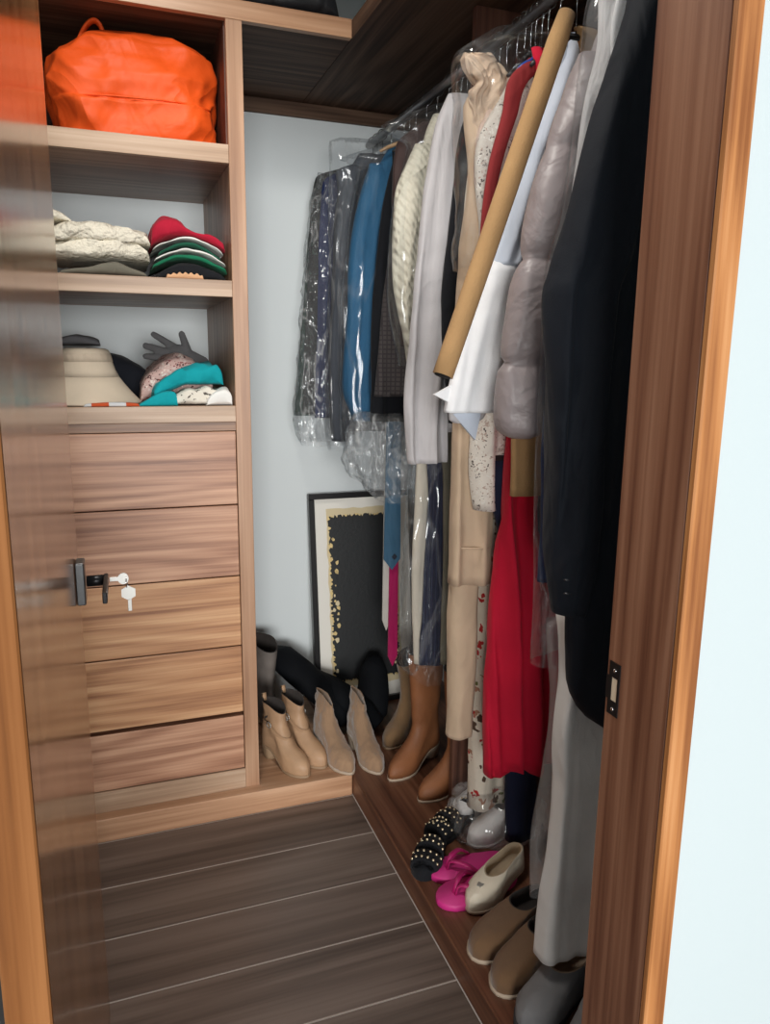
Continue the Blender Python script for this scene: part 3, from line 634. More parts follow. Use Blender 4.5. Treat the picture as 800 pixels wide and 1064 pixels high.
# ------------------------------------------------------------------ hanging clothes
hang_m = {'black': plain('black_hanger_plastic', (0.015, 0.015, 0.016), 0.4), 'white': plain('white_hanger_plastic', (0.78, 0.80, 0.80), 0.4),
          'blue': plain('blue_hanger_plastic', (0.015, 0.07, 0.32), 0.4), 'wood': wood('pale_wood_hanger', 0, (0.3, 0.18, 0.09), (0.42, 0.27, 0.15), (0.52, 0.36, 0.22), 0.4)}
def hanger(Y, zneck, what, half=0.19, kind='black', drop=0.075):
    h = thing('clothes_hanger', '%s hanger carrying the %s' % (kind, what), 'hanger', (XR, Y, zneck), 0, 'hangers on the clothes rod')
    top = RZ - zneck + 0.0165
    hk = [(0, 0, -0.005), (0, 0, max(0.004, top - 0.036))]
    for a in np.linspace(-0.35 * PI, 1.06 * PI, 14): hk.append((0.0165 * math.cos(a), 0, top - 0.0165 + 0.0165 * math.sin(a)))
    if top < 0.04: hk = hk[:1] + hk[2:]
    tube('hook', hk, 0.0016, chrome, h, 8)
    sh = [(-half, 0, -drop), (-half * 0.75, 0, -drop * 0.66), (-half * 0.4, 0, -drop * 0.27), (-0.02, 0, -0.006), (0.02, 0, -0.006), (half * 0.4, 0, -drop * 0.27), (half * 0.75, 0, -drop * 0.66), (half, 0, -drop)]
    tube('shoulder_bar', sh, [0.004, 0.006, 0.0065, 0.0065, 0.0065, 0.0065, 0.006, 0.004], hang_m[kind], h, 8)
    return h
def clamp(hg, xm, hw, z):
    tube('wire', [(0, 0, -0.02), (0, 0, z + 0.02), (xm * 0.5, 0, z + 0.008), (xm, 0, z)], 0.0018, chrome, hg, 6)
    box('clamp_bar', (xm - hw, -0.009, z - 0.006), (xm + hw, 0.009, z + 0.012), hang_m['black'], hg, 0.002)
def rows_px(lst, Y, right=None):
    """(py, pxL[, pxR]) measured on the photo -> (z, xl, xr) at the garment's depth"""
    out = []
    for q in lst:
        xl, z = at(q[1], q[0], Y)
        xr = at(q[2], q[0], Y)[0] if len(q) > 2 else (right if right is not None else min(1.255, 2 * XR - xl))
        out.append((z, xl, max(xl + 0.02, xr)))
    return out
def garment(name, label, cat, Y, m, body, th=0.028, what=None, hk='black', sleeve=None, zneck=2.125, part='body', sth=0.036, group=None, **kw):
    t = thing(name, label, cat, (XR, Y, zneck), 0, group)
    def loc(o): o.location = (-XR, -Y, -zneck); return o
    sk = {k_: kw.pop(k_) for k_ in list(kw) if k_ in ('sfold', 'squilt')}
    loc(slab(part, body, Y, m, t, th=th, **kw))
    if sleeve:
        for sgn in (1, -1):
            rw = sleeve if sgn == 1 else [(z, min(1.265, 2 * XR - b), min(1.28, 2 * XR - a)) for z, a, b in sleeve]
            loc(slab('sleeve', rw, Y - 0.004, m, t, th=sth, fold=sk.get('sfold', 0.006), freq=14, seed=kw.get('seed', 0) + 3, n=72, k=44, p=0.9, quilt=sk.get('squilt')))
    if hk:
        zt = [r for r in body if r[0] < zneck - 0.03] or body[1:]
        hanger(Y, zneck - 0.016, what or label, kind=hk, half=min(0.19, max(0.04, XR - zt[0][1] - 0.02)), drop=0.07 if XR - zt[0][1] > 0.12 else 0.03)
    t['_loc'] = 0; del t['_loc']
    return t, loc
def film(name, label, Y, rows, m, th=0.045, seed=0, zneck=2.125, **kw):
    t = thing(name, label, 'garment bag', (XR, Y, zneck), 0, 'clear plastic garment covers')
    o = slab('film', rows, Y, m, t, th=th, seed=seed, cap=(True, False), **kw); o.location = (-XR, -Y, -zneck); return t

film_a = plastic('clear_garment_film', 0.02, scale=9, strength=0.6, gloss=0.35); film_b = plastic('milky_garment_film', 0.06, scale=18)
film_d = plastic('taut_garment_film', 0.012, scale=6, strength=0.45, gloss=0.3)
film_c = plastic('smooth_garment_film', 0.018, scale=6, strength=0.4, gloss=0.28)

# far group, seen edge-on by the back wall
green_m = fabric('bottle_green_wool', (0.010, 0.045, 0.034)); navy_m = fabric('navy_wool', (0.012, 0.020, 0.070)); char_m = fabric('charcoal_wool', (0.055, 0.062, 0.075))
bluej_m = fabric('petrol_blue_cotton', (0.017, 0.098, 0.200), 0.7); black_m = fabric('black_wool', (0.008, 0.009, 0.012)); taupe_m = stripes('taupe_check_wool', (0.060, 0.052, 0.052), (0.035, 0.030, 0.032), 70, 0, duty=0.3, grid=True)
def top_rows(xl, zn=2.125, sh=0.20): return [(zn, XR - 0.045, XR + 0.045), (zn - 0.03, XR - 0.11, XR + 0.11), (zn - 0.075, XR - sh, XR + sh)]
def jacket_rows(Y, lst, zn=2.125, sh=0.20):
    rr = [r for r in rows_px(lst, Y) if r[0] < zn - 0.015]
    return (top_rows(0, zn, sh) if rr[0][0] < zn - 0.10 else [(zn, XR - 0.045, XR + 0.045)]) + rr
def sleeve_rows(Y, lst, zn=2.125): return [r for r in rows_px(lst, Y) if r[0] < zn]

garment('green_jacket', 'dark green garment hung last against the back wall', 'jacket', 2.785, green_m, jacket_rows(2.785, [(230, 323), (330, 314), (432, 306)]), th=0.016, fold=0.004, what='dark green garment', seed=1)
garment('patterned_jacket', 'black and white patterned jacket under crinkled film near the back wall', 'jacket', 2.735,
        pattern('black_white_tweed', (0.03, 0.032, 0.034), [(0.30, 0.31, 0.31), (0.02, 0.02, 0.02), (0.05, 0.08, 0.07)], 60, 0.33), jacket_rows(2.735, [(185, 328), (300, 319), (430, 313)]), th=0.018, fold=0.005, what='black and white patterned jacket', seed=2)
garment('navy_jacket', 'navy blue jacket between the patterned and charcoal ones', 'jacket', 2.68, navy_m, jacket_rows(2.68, [(190, 336), (300, 330), (434, 326)]), th=0.02, fold=0.005, what='navy blue jacket', seed=3)
garment('charcoal_jacket', 'charcoal grey jacket inside a shiny clear cover', 'jacket', 2.59, char_m, jacket_rows(2.59, [(190, 350), (300, 346), (400, 344), (448, 348)]), th=0.03, fold=0.008, what='charcoal grey jacket', seed=4,
        sleeve=sleeve_rows(2.59, [(160, 372, 392), (200, 352, 372), (300, 345, 366), (420, 342, 362), (458, 344, 360)]))
garment('blue_jacket', 'petrol blue jacket in the middle of the far clothes', 'jacket', 2.47, bluej_m, jacket_rows(2.47, [(150, 405), (175, 392), (250, 376), (350, 366), (430, 372)]), th=0.035, fold=0.008, what='petrol blue jacket', seed=5,
        sleeve=sleeve_rows(2.47, [(140, 402, 420), (170, 384, 412), (230, 367, 398), (330, 359, 390), (400, 355, 386), (437, 368, 384)]))
garment('black_jacket', 'black garment hung between the petrol blue and taupe jackets', 'jacket', 2.37, black_m, jacket_rows(2.37, [(150, 415), (200, 401), (300, 389), (438, 384)]), th=0.03, fold=0.008, what='black garment beside the blue jacket', seed=6)
garment('taupe_jacket', 'dark taupe checked jacket beside the cream quilted one', 'jacket', 2.285, taupe_m, jacket_rows(2.285, [(150, 425), (200, 413), (300, 399), (412, 389)]), th=0.03, fold=0.008, what='taupe checked jacket', seed=7)
brown_m = fabric('dark_chocolate_satin', (0.045, 0.026, 0.024), 0.6)
garment('brown_coat', 'dark chocolate coat with its shoulder above the cream quilted jacket', 'coat', 2.205, brown_m, jacket_rows(2.205, [(106, 432), (125, 421), (150, 413), (200, 409), (280, 412), (360, 416)], sh=0.15), th=0.03, fold=0.008, what='dark chocolate coat', seed=8)
cream_m = fabric('cream_quilted_satin', (0.66, 0.63, 0.52), 0.55, wr=0.8, wscale=16)
# diagonal channel quilting on the cream jacket
nt = cream_m.node_tree; N = nt.nodes; L = nt.links; wv = N.new('ShaderNodeTexWave'); wv.inputs['Scale'].default_value = 19; wv.inputs['Distortion'].default_value = 1.0
tcn = N.new('ShaderNodeTexCoord'); mpn = N.new('ShaderNodeMapping'); mpn.inputs['Rotation'].default_value = (0, 0.6, 0); L.new(tcn.outputs['Object'], mpn.inputs[0]); L.new(mpn.outputs[0], wv.inputs['Vector'])
bq = N.new('ShaderNodeBump'); bq.inputs['Strength'].default_value = 0.35; bq.inputs['Distance'].default_value = 0.008; L.new(wv.outputs[0], bq.inputs['Height'])
L.new(N['Principled BSDF'].inputs['Normal'].links[0].from_socket, bq.inputs['Normal']); L.new(bq.outputs[0], N['Principled BSDF'].inputs['Normal'])
garment('cream_jacket', 'cream quilted jacket under clear film with sleeve in front', 'jacket', 2.125, cream_m, jacket_rows(2.125, [(150, 440), (220, 425), (300, 418), (375, 424), (400, 430)]), th=0.035, fold=0.008, what='cream quilted jacket', seed=9,
        sleeve=sleeve_rows(2.125, [(108, 449, 470), (150, 431, 468), (205, 411, 464), (280, 408, 458), (330, 413, 452), (378, 424, 448)]), sth=0.04)
garment('olive_jacket', 'olive grey jacket shoulder between the cream and pale grey coats', 'jacket', 2.045, fabric('olive_grey_twill', (0.085, 0.085, 0.075)), jacket_rows(2.045, [(120, 466), (170, 460), (230, 452), (320, 450)], sh=0.12), th=0.02, fold=0.005, what='olive grey jacket', hk='blue', seed=10)
# long garments below, in the far bay
trou = [('cream_trousers', 'long cream trousers in a clear cover beside the raspberry necktie', (0.60, 0.55, 0.46), 2.075, [(420, 436), (520, 432), (600, 428), (690, 430)], 11, 450),
        ('navy_striped_trousers', 'long navy pinstriped trousers between the cream and olive pairs', None, 2.04, [(420, 440), (520, 444), (600, 441), (692, 437)], 12, 470),
        ('olive_trousers', 'long olive grey trousers beside the divider panel', (0.20, 0.185, 0.135), 2.005, [(420, 455), (520, 460), (600, 460), (690, 459)], 13, 486)]
for nm, lb, c, Y, lst, sd, rpx in trou:
    mm = fabric(nm + '_cloth', c) if c else stripes('navy_pinstripe', (0.008, 0.012, 0.036), (0.03, 0.036, 0.075), 90, 0, duty=0.18)
    rw = rows_px([(p, l, rpx + (8 if p < 600 else 0)) for p, l in lst], Y)
    rw = [(1.55, rw[0][1] + 0.01, rw[0][2])] + rw
    t, lc = garment(nm, lb, 'trousers', Y, mm, rw, th=0.012, fold=0.006, freq=7, hk=None, zneck=1.60, part='legs', seed=sd)
    hg = hanger(Y, 2.13, lb, kind='black', half=0.03, drop=0.02)
    clamp(hg, (rw[0][1] + rw[0][2]) / 2 - XR, (rw[0][2] - rw[0][1]) / 2, 1.545 - 2.13)
tie_b = fabric('slate_blue_silk', (0.045, 0.115, 0.19), 0.5); tie_r = fabric('raspberry_silk', (0.34, 0.010, 0.085), 0.5); tie_g = fabric('pale_grey_silk', (0.52, 0.50, 0.46), 0.5)
Yt = 2.412
bx_, bz_ = at(407, 592, Yt)
tb = tie('blue_necktie', 'slate blue necktie with dark square near its tip', bx_, Yt, 1.62, bz_, 0.062, tie_b)
poly_prism('square_emblem', [(0.012, 0.0), (0, 0.012), (-0.012, 0.0), (0, -0.012)], lambda u, v, d: (u * 0.9 + 0.008, -0.0035 - d, v + 0.048), 0.0008, plain('ink_print', (0.012, 0.016, 0.03), 0.6), tb)
rx_, rz_ = at(407, 692, Yt + 0.012)
tie('raspberry_necktie', 'narrow raspberry necktie below the slate blue one', rx_ + 0.002, Yt + 0.012, 1.6, rz_, 0.036, tie_r)
gx_, gz_ = at(401, 655, Yt + 0.022)
tie('grey_necktie', 'pale grey necktie left of the raspberry one', gx_, Yt + 0.022, 1.58, gz_, 0.030, tie_g)
th_ = hanger(Yt + 0.01, 2.13, 'three neckties', half=0.10, drop=0.04, kind='wood')
for dx, dz, yy in ((bx_ - XR, 1.61, -0.01), (rx_ - XR, 1.59, 0.002), (gx_ - XR, 1.57, 0.012)):
    tube('tie_loop', [(max(dx, -0.09), 0.0, -0.035), (dx, yy, dz - 2.13)], 0.003, hang_m['black'], th_, 6)
# pale grey coat sleeve, black jacket
pale_m = fabric('pale_lavender_grey_wool', (0.46, 0.45, 0.465), 0.9, wr=0.45)
garment('pale_grey_coat', 'pale lavender grey coat with a long straight sleeve', 'coat', 1.885, pale_m, [(2.115, XR - 0.03, XR + 0.04), (2.06, XR - 0.07, XR + 0.18), (1.6, 0.855, 1.235), (1.25, 0.845, 1.215)], th=0.022, fold=0.006, what='pale lavender grey coat', seed=14, hk='black',
        sleeve=sleeve_rows(1.885, [(98, 466, 488), (120, 456, 487), (180, 443, 481), (260, 433, 474), (350, 424, 468), (430, 418, 464), (481, 420, 463)]), sth=0.034, sfold=0.010)
lp = at(412, 400, 1.895)
garment('black_blazer', 'black blazer seen as a dark strip right of the pale grey sleeve', 'blazer', 1.825, black_m, [(2.115, XR - 0.04, XR + 0.05)] + rows_px([(118, 486), (200, 472), (320, 459), (440, 465)], 1.825), th=0.03, fold=0.006, what='black blazer', seed=15)
# long beige trench with stand collar
beige_m = fabric('sand_beige_cotton', (0.56, 0.425, 0.30), 0.85); Y = 1.738
t, lc = garment('beige_trench', 'long sand beige trench coat reaching towards the shoes', 'coat', Y, beige_m, [(2.105, 0.900, 1.020)] + rows_px([(110, 484), (180, 488), (300, 474, 515), (480, 470, 507), (565, 467, 506), (606, 465, 504)], Y, 1.115), th=0.032, botth=0.048, fold=0.010, what='sand beige trench coat', seed=16, zneck=2.12)
lc(slab('lower_skirt', rows_px([(590, 469, 497), (650, 467, 494), (720, 465, 491), (765, 464, 489)], Y), Y + 0.004, beige_m, t, th=0.034, fold=0.005, freq=6, seed=17, p=0.85))
a_, b_ = at(468, 566, Y), at(500, 566, Y)
lc(tube('hem_seam', [(a_[0], Y - 0.035, a_[1]), ((a_[0] + b_[0]) / 2, Y - 0.05, a_[1] - 0.002), (b_[0], Y - 0.045, b_[1])], 0.003, beige_m, t, 6))
cx_, cz_ = at(500, 75, Y)
lc(slab('ruffled_collar', rows_px([(57, 481, 494), (64, 478, 512), (80, 483, 528), (90, 489, 530), (100, 482, 528), (130, 490, 524), (165, 494, 516)], Y), Y - 0.012, fabric('nude_ruffle', (0.60, 0.46, 0.34), 0.85, wr=0.9, wscale=16, crease=1.2), t, th=0.032, fold=0.012, freq=18, crumple=0.010, cs=22, seed=19, topfold=1.0, n=60))
# floral dress (long) and cream floral lace dress
flor = pattern('floral_print', (0.72, 0.66, 0.55), [(0.45, 0.03, 0.03), (0.72, 0.66, 0.55), (0.16, 0.17, 0.06), (0.42, 0.22, 0.14), (0.70, 0.64, 0.54), (0.10, 0.06, 0.04)], 30, 0.36)
garment('floral_dress', 'long cream dress with red flowers nearly touching the shoes', 'dress', 1.788, flor, [(2.10, 0.895, 1.035), (1.8, 0.855, 1.055)] + rows_px([(430, 500), (600, 498), (760, 490), (838, 487)], 1.788, 1.035), th=0.03, fold=0.008, freq=8, what='long floral dress', seed=20)
lace_m = pattern('ivory_lace_print', (0.66, 0.62, 0.56), [(0.12, 0.10, 0.09), (0.66, 0.62, 0.56), (0.45, 0.35, 0.30), (0.75, 0.73, 0.68)], 66, 0.38)
garment('lace_blouse', 'ivory lace dress with small dark specks over the beige trench', 'dress', 1.675, lace_m, [(2.10, 0.920, 1.015)] + rows_px([(105, 518), (140, 500), (165, 495), (250, 500), (430, 491), (480, 490), (530, 493)], 1.675, 1.035), th=0.028, fold=0.010, what='ivory lace dress', seed=21)
t, lc = garment('nude_blouse', 'nude pleated blouse with knotted front below the trench collar', 'blouse', 1.702, fabric('nude_chiffon', (0.56, 0.43, 0.36), 0.8, wr=1.0, wscale=18), [(2.09, 0.915, 1.015)] + rows_px([(140, 496), (180, 492), (215, 496), (260, 510)], 1.702, 1.035), th=0.02, fold=0.008, what='nude pleated blouse', seed=22)
garment('navy_trousers', 'navy trouser leg hanging below the crimson dress', 'trousers', 1.655, fabric('midnight_navy', (0.010, 0.014, 0.035)), [(1.2, 0.855, 1.015)] + rows_px([(600, 526, 556), (720, 525, 556), (800, 525, 556), (873, 525, 554)], 1.655), th=0.022, fold=0.003, what='navy trousers', hk=None, zneck=1.2, part='leg', seed=23)
hg = hanger(1.655, 2.13, 'navy trousers', half=0.03, drop=0.02)
clamp(hg, -0.02, 0.075, 1.20 - 2.13)
dusty_m = fabric('dusty_red_knit', (0.26, 0.030, 0.032), 0.9)
garment('dusty_red_cardigan', 'dusty red cardigan strip left of the tan sleeve', 'cardigan', 1.628, dusty_m, [(2.105, XR - 0.03, XR + 0.04)] + rows_px([(80, 530, 550), (120, 521, 536), (170, 508, 521), (250, 499, 510), (340, 496, 506)], 1.628), th=0.010, fold=0.002, crumple=0.001, what='dusty red cardigan', seed=24, hk='blue')
crim = fabric('crimson_crepe', (0.52, 0.008, 0.034), 0.8, wr=0.25); Y = 1.602
garment('crimson_dress', 'crimson flared dress hanging below the tan coat', 'dress', Y, crim, [(2.115, XR - 0.04, XR + 0.05), (2.05, 0.935, 1.045), (1.5, 0.905, 1.035)] + rows_px([(515, 521, 556), (580, 517, 566), (650, 512, 574), (720, 507, 579), (800, 503, 582)], Y), th=0.026, botth=0.045, fold=0.014, freq=15, what='crimson flared dress', seed=25, hem=0.010)
# tan coat
tan_m = fabric('camel_wool', (0.43, 0.262, 0.122), 0.92, weave=260, bump=0.7, wr=0.15, var=0.08); Y = 1.492
t, lc = garment('tan_coat', 'camel tan coat with a long straight tubular sleeve', 'coat', Y, tan_m, [(2.12, XR - 0.005, XR + 0.05), (2.06, XR + 0.02, XR + 0.17), (1.6, 0.95, 1.175), (1.3, 0.88, 1.155)] + rows_px([(450, 531, 600), (515, 529, 600)], Y), th=0.022, fold=0.004, what='camel tan coat', seed=26)
p0 = at(589, 14, Y - 0.012); p1 = at(460, 390, Y - 0.032)
lc(tube('sleeve', [(p0[0] + (p1[0] - p0[0]) * s, Y - 0.012 - 0.02 * s, p0[1] + (p1[1] - p0[1]) * s - 0.002 * math.sin(PI * s)) for s in np.linspace(0, 1, 14)], [0.018] + [0.0215] * 5 + [0.0220] * 8, tan_m, t, 22, cap=True))
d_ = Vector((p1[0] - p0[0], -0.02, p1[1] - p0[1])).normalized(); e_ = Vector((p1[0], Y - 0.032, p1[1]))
lc(tube('cuff_shade_disc', [tuple(e_ - d_ * 0.004), tuple(e_ + d_ * 0.003)], 0.0175, fabric('cuff_shade_black', (0.01, 0.01, 0.01)), t, 18))  # black disc closing the cuff, stands for the shade inside the sleeve opening
# pale blue shirt with white cuffs
pb_m = fabric('pale_blue_cotton', (0.54, 0.60, 0.70), 0.7, wr=0.3); wc_m = fabric('bright_white_cotton', (0.86, 0.88, 0.91), 0.8, wr=0.25); Y = 1.557
t, lc = garment('pale_blue_shirt', 'pale blue shirt whose sleeve ends in a wide white cuff', 'shirt', Y, pb_m, [(2.12, XR - 0.02, XR + 0.05), (2.05, XR + 0.0, XR + 0.17), (1.6, 0.88, 1.155), (1.35, 0.87, 1.155)], th=0.02, fold=0.004, what='pale blue shirt', seed=28)
lc(slab('sleeve', rows_px([(35, 590, 606), (90, 573, 594), (150, 552, 576), (220, 528, 554), (276, 508, 537)], Y), Y, pb_m, t, th=0.026, fold=0.006, freq=12, seed=29, p=0.9))
cf = rows_px([(271, 508, 538), (330, 484, 530), (390, 468, 522), (428, 462, 513)], Y)
lc(slab('cuff', cf, Y, wc_m, t, th=0.030, fold=0.006, freq=10, seed=30, p=0.85))
ca, cb, cc = at(482, 392, Y), at(449, 410, Y), at(476, 424, Y)
lc(poly_prism('cuff_tab', [ca, cb, cc], lambda u, v, d: (u, Y - 0.012 + d, v), 0.010, wc_m, t))
lc(slab('inner_cuff', rows_px([(418, 466, 510), (436, 468, 505), (440, 474, 500)], Y), Y + 0.012, pale_m, t, th=0.012, fold=0.005, seed=31))
ca, cb, cc = at(470, 430, Y), at(500, 424, Y), at(493, 457, Y)
lc(poly_prism('cuff_point', [ca, cb, cc], lambda u, v, d: (u, Y - 0.004 + d, v), 0.008, pb_m, t))
# mauve puffer
puff_m = fabric('mauve_grey_nylon', (0.30, 0.262, 0.268), 0.45, sheen=0.0, weave=900, bump=0.05, wr=0.28, wscale=13, stretch=1.4, var=0.05, spec=0.5); Y = 1.362
puff_sleeve = rows_px([(55, 600, 632), (90, 589, 624), (150, 568, 612), (210, 551, 600), (262, 541, 588), (268, 543, 586), (276, 538, 586), (330, 526, 576), (370, 521, 569), (377, 524, 566), (386, 518, 566), (430, 515, 564), (450, 521, 558), (455, 530, 550)], Y)
garment('puffer_jacket', 'mauve grey puffer jacket with a thick quilted sleeve', 'jacket', Y, puff_m, [(2.12, XR - 0.02, XR + 0.05), (2.05, XR - 0.04, XR + 0.17), (1.6, 0.86, 1.155), (1.42, 0.85, 1.155)], th=0.04, fold=0.006, what='mauve grey puffer jacket', seed=32, sleeve=puff_sleeve, sth=0.052, quilt=0.115, sfold=0.002, squilt=(at(545, 268, Y)[1] - at(525, 377, Y)[1], at(545, 268, Y)[1]))
# white shirt in a long clear cover, navy skirt within
shirt_m = fabric('ash_white_cotton', (0.55, 0.55, 0.56), 0.8, wr=0.8, wscale=14); Y = 1.265
t, lc = garment('white_shirt', 'ash white shirt inside the long clear cover beside the puffer jacket', 'shirt', Y, shirt_m, [(2.13, XR - 0.045, XR + 0.05), (2.09, XR - 0.10, XR + 0.12)] + rows_px([(40, 622), (100, 610), (200, 596), (300, 578), (420, 572)], Y), th=0.03, fold=0.010, what='ash white shirt', hk='white', seed=33)
lc(slab('yoke', rows_px([(0, 632, 668), (40, 624, 650), (75, 626, 640)], Y), Y - 0.03, fabric('white_poplin', (0.80, 0.82, 0.84), 0.7), t, th=0.010, fold=0.003, seed=34))
garment('navy_skirt', 'navy skirt hem showing through the clear cover over the crimson dress', 'skirt', 1.285, fabric('ink_navy_twill', (0.012, 0.030, 0.095)), [(1.50, 0.815, 1.095)] + rows_px([(440, 566), (520, 562), (604, 558)], 1.285, 1.095), th=0.018, fold=0.004, what='navy skirt', hk=None, zneck=1.5, seed=35, part='panel')
hg = hanger(1.287, 2.13, 'navy skirt', half=0.03, drop=0.02)
clamp(hg, 0.0, 0.13, 1.50 - 2.13)
# white trousers below the black jacket
wt_m = fabric('chalk_white_denim', (0.78, 0.77, 0.75), 0.9, wr=0.3); Y = 1.190
garment('white_trousers', 'chalk white trousers hanging below the black jacket', 'trousers', Y, wt_m, [(1.00, 0.82, 1.05), (0.96, 0.80, 1.0)] + rows_px([(660, 583), (700, 585), (765, 578), (830, 578), (868, 573), (930, 562), (994, 556)], Y, 0.955), th=0.035, fold=0.006, what='chalk white trousers', hk=None, zneck=1.05, seed=36, part='leg', p=0.45)
hg = hanger(Y, 2.13, 'chalk white trousers', half=0.03, drop=0.02)
clamp(hg, -0.02, 0.12, 1.05 - 2.13)
# black jacket nearest the door
nb_m = fabric('blue_black_suiting', (0.007, 0.010, 0.016), 0.75, wr=0.7, wscale=8); Y = 1.11
bj_sleeve = rows_px([(-40, 668, 730), (20, 648, 712), (100, 622, 690), (200, 597, 668), (290, 572, 650), (302, 568, 646), (400, 567, 634), (500, 569, 622), (600, 573, 608), (637, 578, 600)], Y)
t, lc = garment('black_suit_jacket', 'blue black suit jacket hanging nearest the doorway', 'jacket', Y, nb_m, [(2.12, XR - 0.05, XR + 0.06), (2.08, XR - 0.12, XR + 0.14)] + rows_px([(100, 640), (300, 590), (500, 588), (640, 590), (700, 588), (730, 594), (750, 612), (758, 634)], Y), th=0.05, fold=0.012, freq=6, what='blue black suit jacket', hk='white', seed=37, crumple=0.006, sleeve=bj_sleeve, sth=0.05, sfold=0.010)
for pz in (612, 598):
    bx2, bz2 = at(579, pz, Y); lc(lathe('cuff_button', [(0, 0.003), (0.005, 0.002), (0.0055, 0), (0, -0.002)], plain('horn_button', (0.03, 0.03, 0.035), 0.3), t, 12, (bx2, Y - 0.03, bz2)))

# clear film covers
film('garment_bag', 'crinkled clear cover around the far navy and patterned jackets', 2.71, rows_px([(180, 332, 372), (230, 322, 372), (330, 312, 372), (440, 306, 372), (462, 312, 360)], 2.71), film_b, th=0.062, seed=51, fold=0.006, freq=12, crumple=0.016, cs=22, n=50, k=60, zneck=2.05)
film('garment_bag', 'square-topped clear cover over the charcoal jacket', 2.59, rows_px([(143, 352), (147, 343), (160, 342), (300, 341), (440, 338), (468, 342)], 2.59), film_a, th=0.050, seed=52, fold=0.006, freq=8, crumple=0.006, cs=14, n=50, k=60)
film('garment_bag', 'clear cover over the petrol blue jacket, bunched at its foot above the picture', 2.47, top_rows(0, 2.14, 0.22) + rows_px([(170, 372), (300, 356), (430, 354), (470, 358), (495, 372), (512, 384)], 2.47), film_d, th=0.062, seed=53, fold=0.006, freq=6, crumple=0.004, cs=9, n=56, k=60)
film('garment_bag', 'milky cover tail hanging crumpled above the framed picture', 2.34, rows_px([(430, 366, 424), (450, 360, 428), (480, 358, 430), (505, 378, 430), (520, 392, 428)], 2.34), film_b, th=0.06, seed=54, fold=0.008, freq=14, crumple=0.018, cs=24, n=44, k=64, zneck=1.4)
film('garment_bag', 'glossy clear cover over the cream quilted jacket', 2.125, top_rows(0, 2.15, 0.2) + rows_px([(150, 424), (220, 408), (300, 404), (380, 414)], 2.125), film_d, th=0.052, seed=55, fold=0.005, freq=6, crumple=0.004, cs=9, n=50, k=60)
film('garment_bag', 'long clear cover around the cream, navy and olive trousers', 2.04, [(1.7, 0.855, 1.105)] + rows_px([(440, 426, 500), (520, 424, 500), (600, 417, 496), (690, 415, 488), (706, 430, 470)], 2.04), film_a, th=0.062, seed=56, fold=0.008, freq=9, crumple=0.010, cs=15, n=60, k=60, zneck=1.72)
film('garment_bag', 'clear cover around the trench collar and lace dress', 1.705, [(2.19, 0.885, 1.025)] + rows_px([(62, 474, 548), (110, 476, 545), (200, 478, 540), (280, 476, 530)], 1.705), film_d, th=0.068, seed=57, fold=0.006, freq=9, crumple=0.010, cs=16, n=44, k=56)
film('garment_bag', 'long smooth clear cover between the puffer and black suit jackets', 1.265, [(2.17, XR - 0.03, XR + 0.03), (2.12, XR - 0.10, XR + 0.12)] + rows_px([(50, 606), (120, 600), (200, 588), (300, 566), (450, 558), (600, 555), (690, 552)], 1.265, 1.155), film_c, th=0.050, seed=58, fold=0.004, freq=5, crumple=0.003, cs=8, n=60, k=56)
film('garment_bag', 'lower clear cover hanging beside the white trousers', 1.215, rows_px([(640, 562), (740, 566), (800, 556), (860, 546), (925, 543)], 1.235, 1.005), film_c, th=0.018, seed=59, fold=0.004, freq=5, crumple=0.004, cs=9, n=36, k=40, zneck=1.0)

# ------------------------------------------------------------------ shoes on the platform
def outline(u, pt=0.0):
    U = [0, 0.03, 0.08, 0.16, 0.32, 0.48, 0.66, 0.78, 0.88, 0.95, 0.985, 1.0]
    A = [0, 0.42, 0.60, 0.70, 0.68, 0.76, 0.97, 1.0, 0.86, 0.58, 0.32, 0.0]
    B = [0, 0.42, 0.60, 0.70, 0.66, 0.74, 0.95, 0.90, 0.62, 0.34, 0.17, 0.0]
    return np.interp(u, U, A) * (1 - pt) + np.interp(u, U, B) * pt
NS = 36
def ring_plan(x0, x1, w_, z, pt=0.0, shaft=0.0, L_=0.25, heel=0.0, zfun=None, cy=0.0):
    """closed plan outline from heel x0 to toe x1; shaft=1 morphs it into an oval"""
    r = []
    for j in range(NS * 2):
        a = PI * 2 * j / (NS * 2)
        u = 0.5 - 0.5 * math.cos(a); s = 1 if a <= PI else -1
        wd = outline(u, pt) * (1 - shaft) + math.sqrt(max(0, 1 - (2 * u - 1) ** 2)) * shaft
        x = x0 + (x1 - x0) * u; y = cy + s * wd * w_
        q = min(1, max(0, (x / L_ - 0.22) / 0.45)); lift = heel * (1 - (q * q * (3 - 2 * q)))
        r.append((x, y, z + lift))
    return r
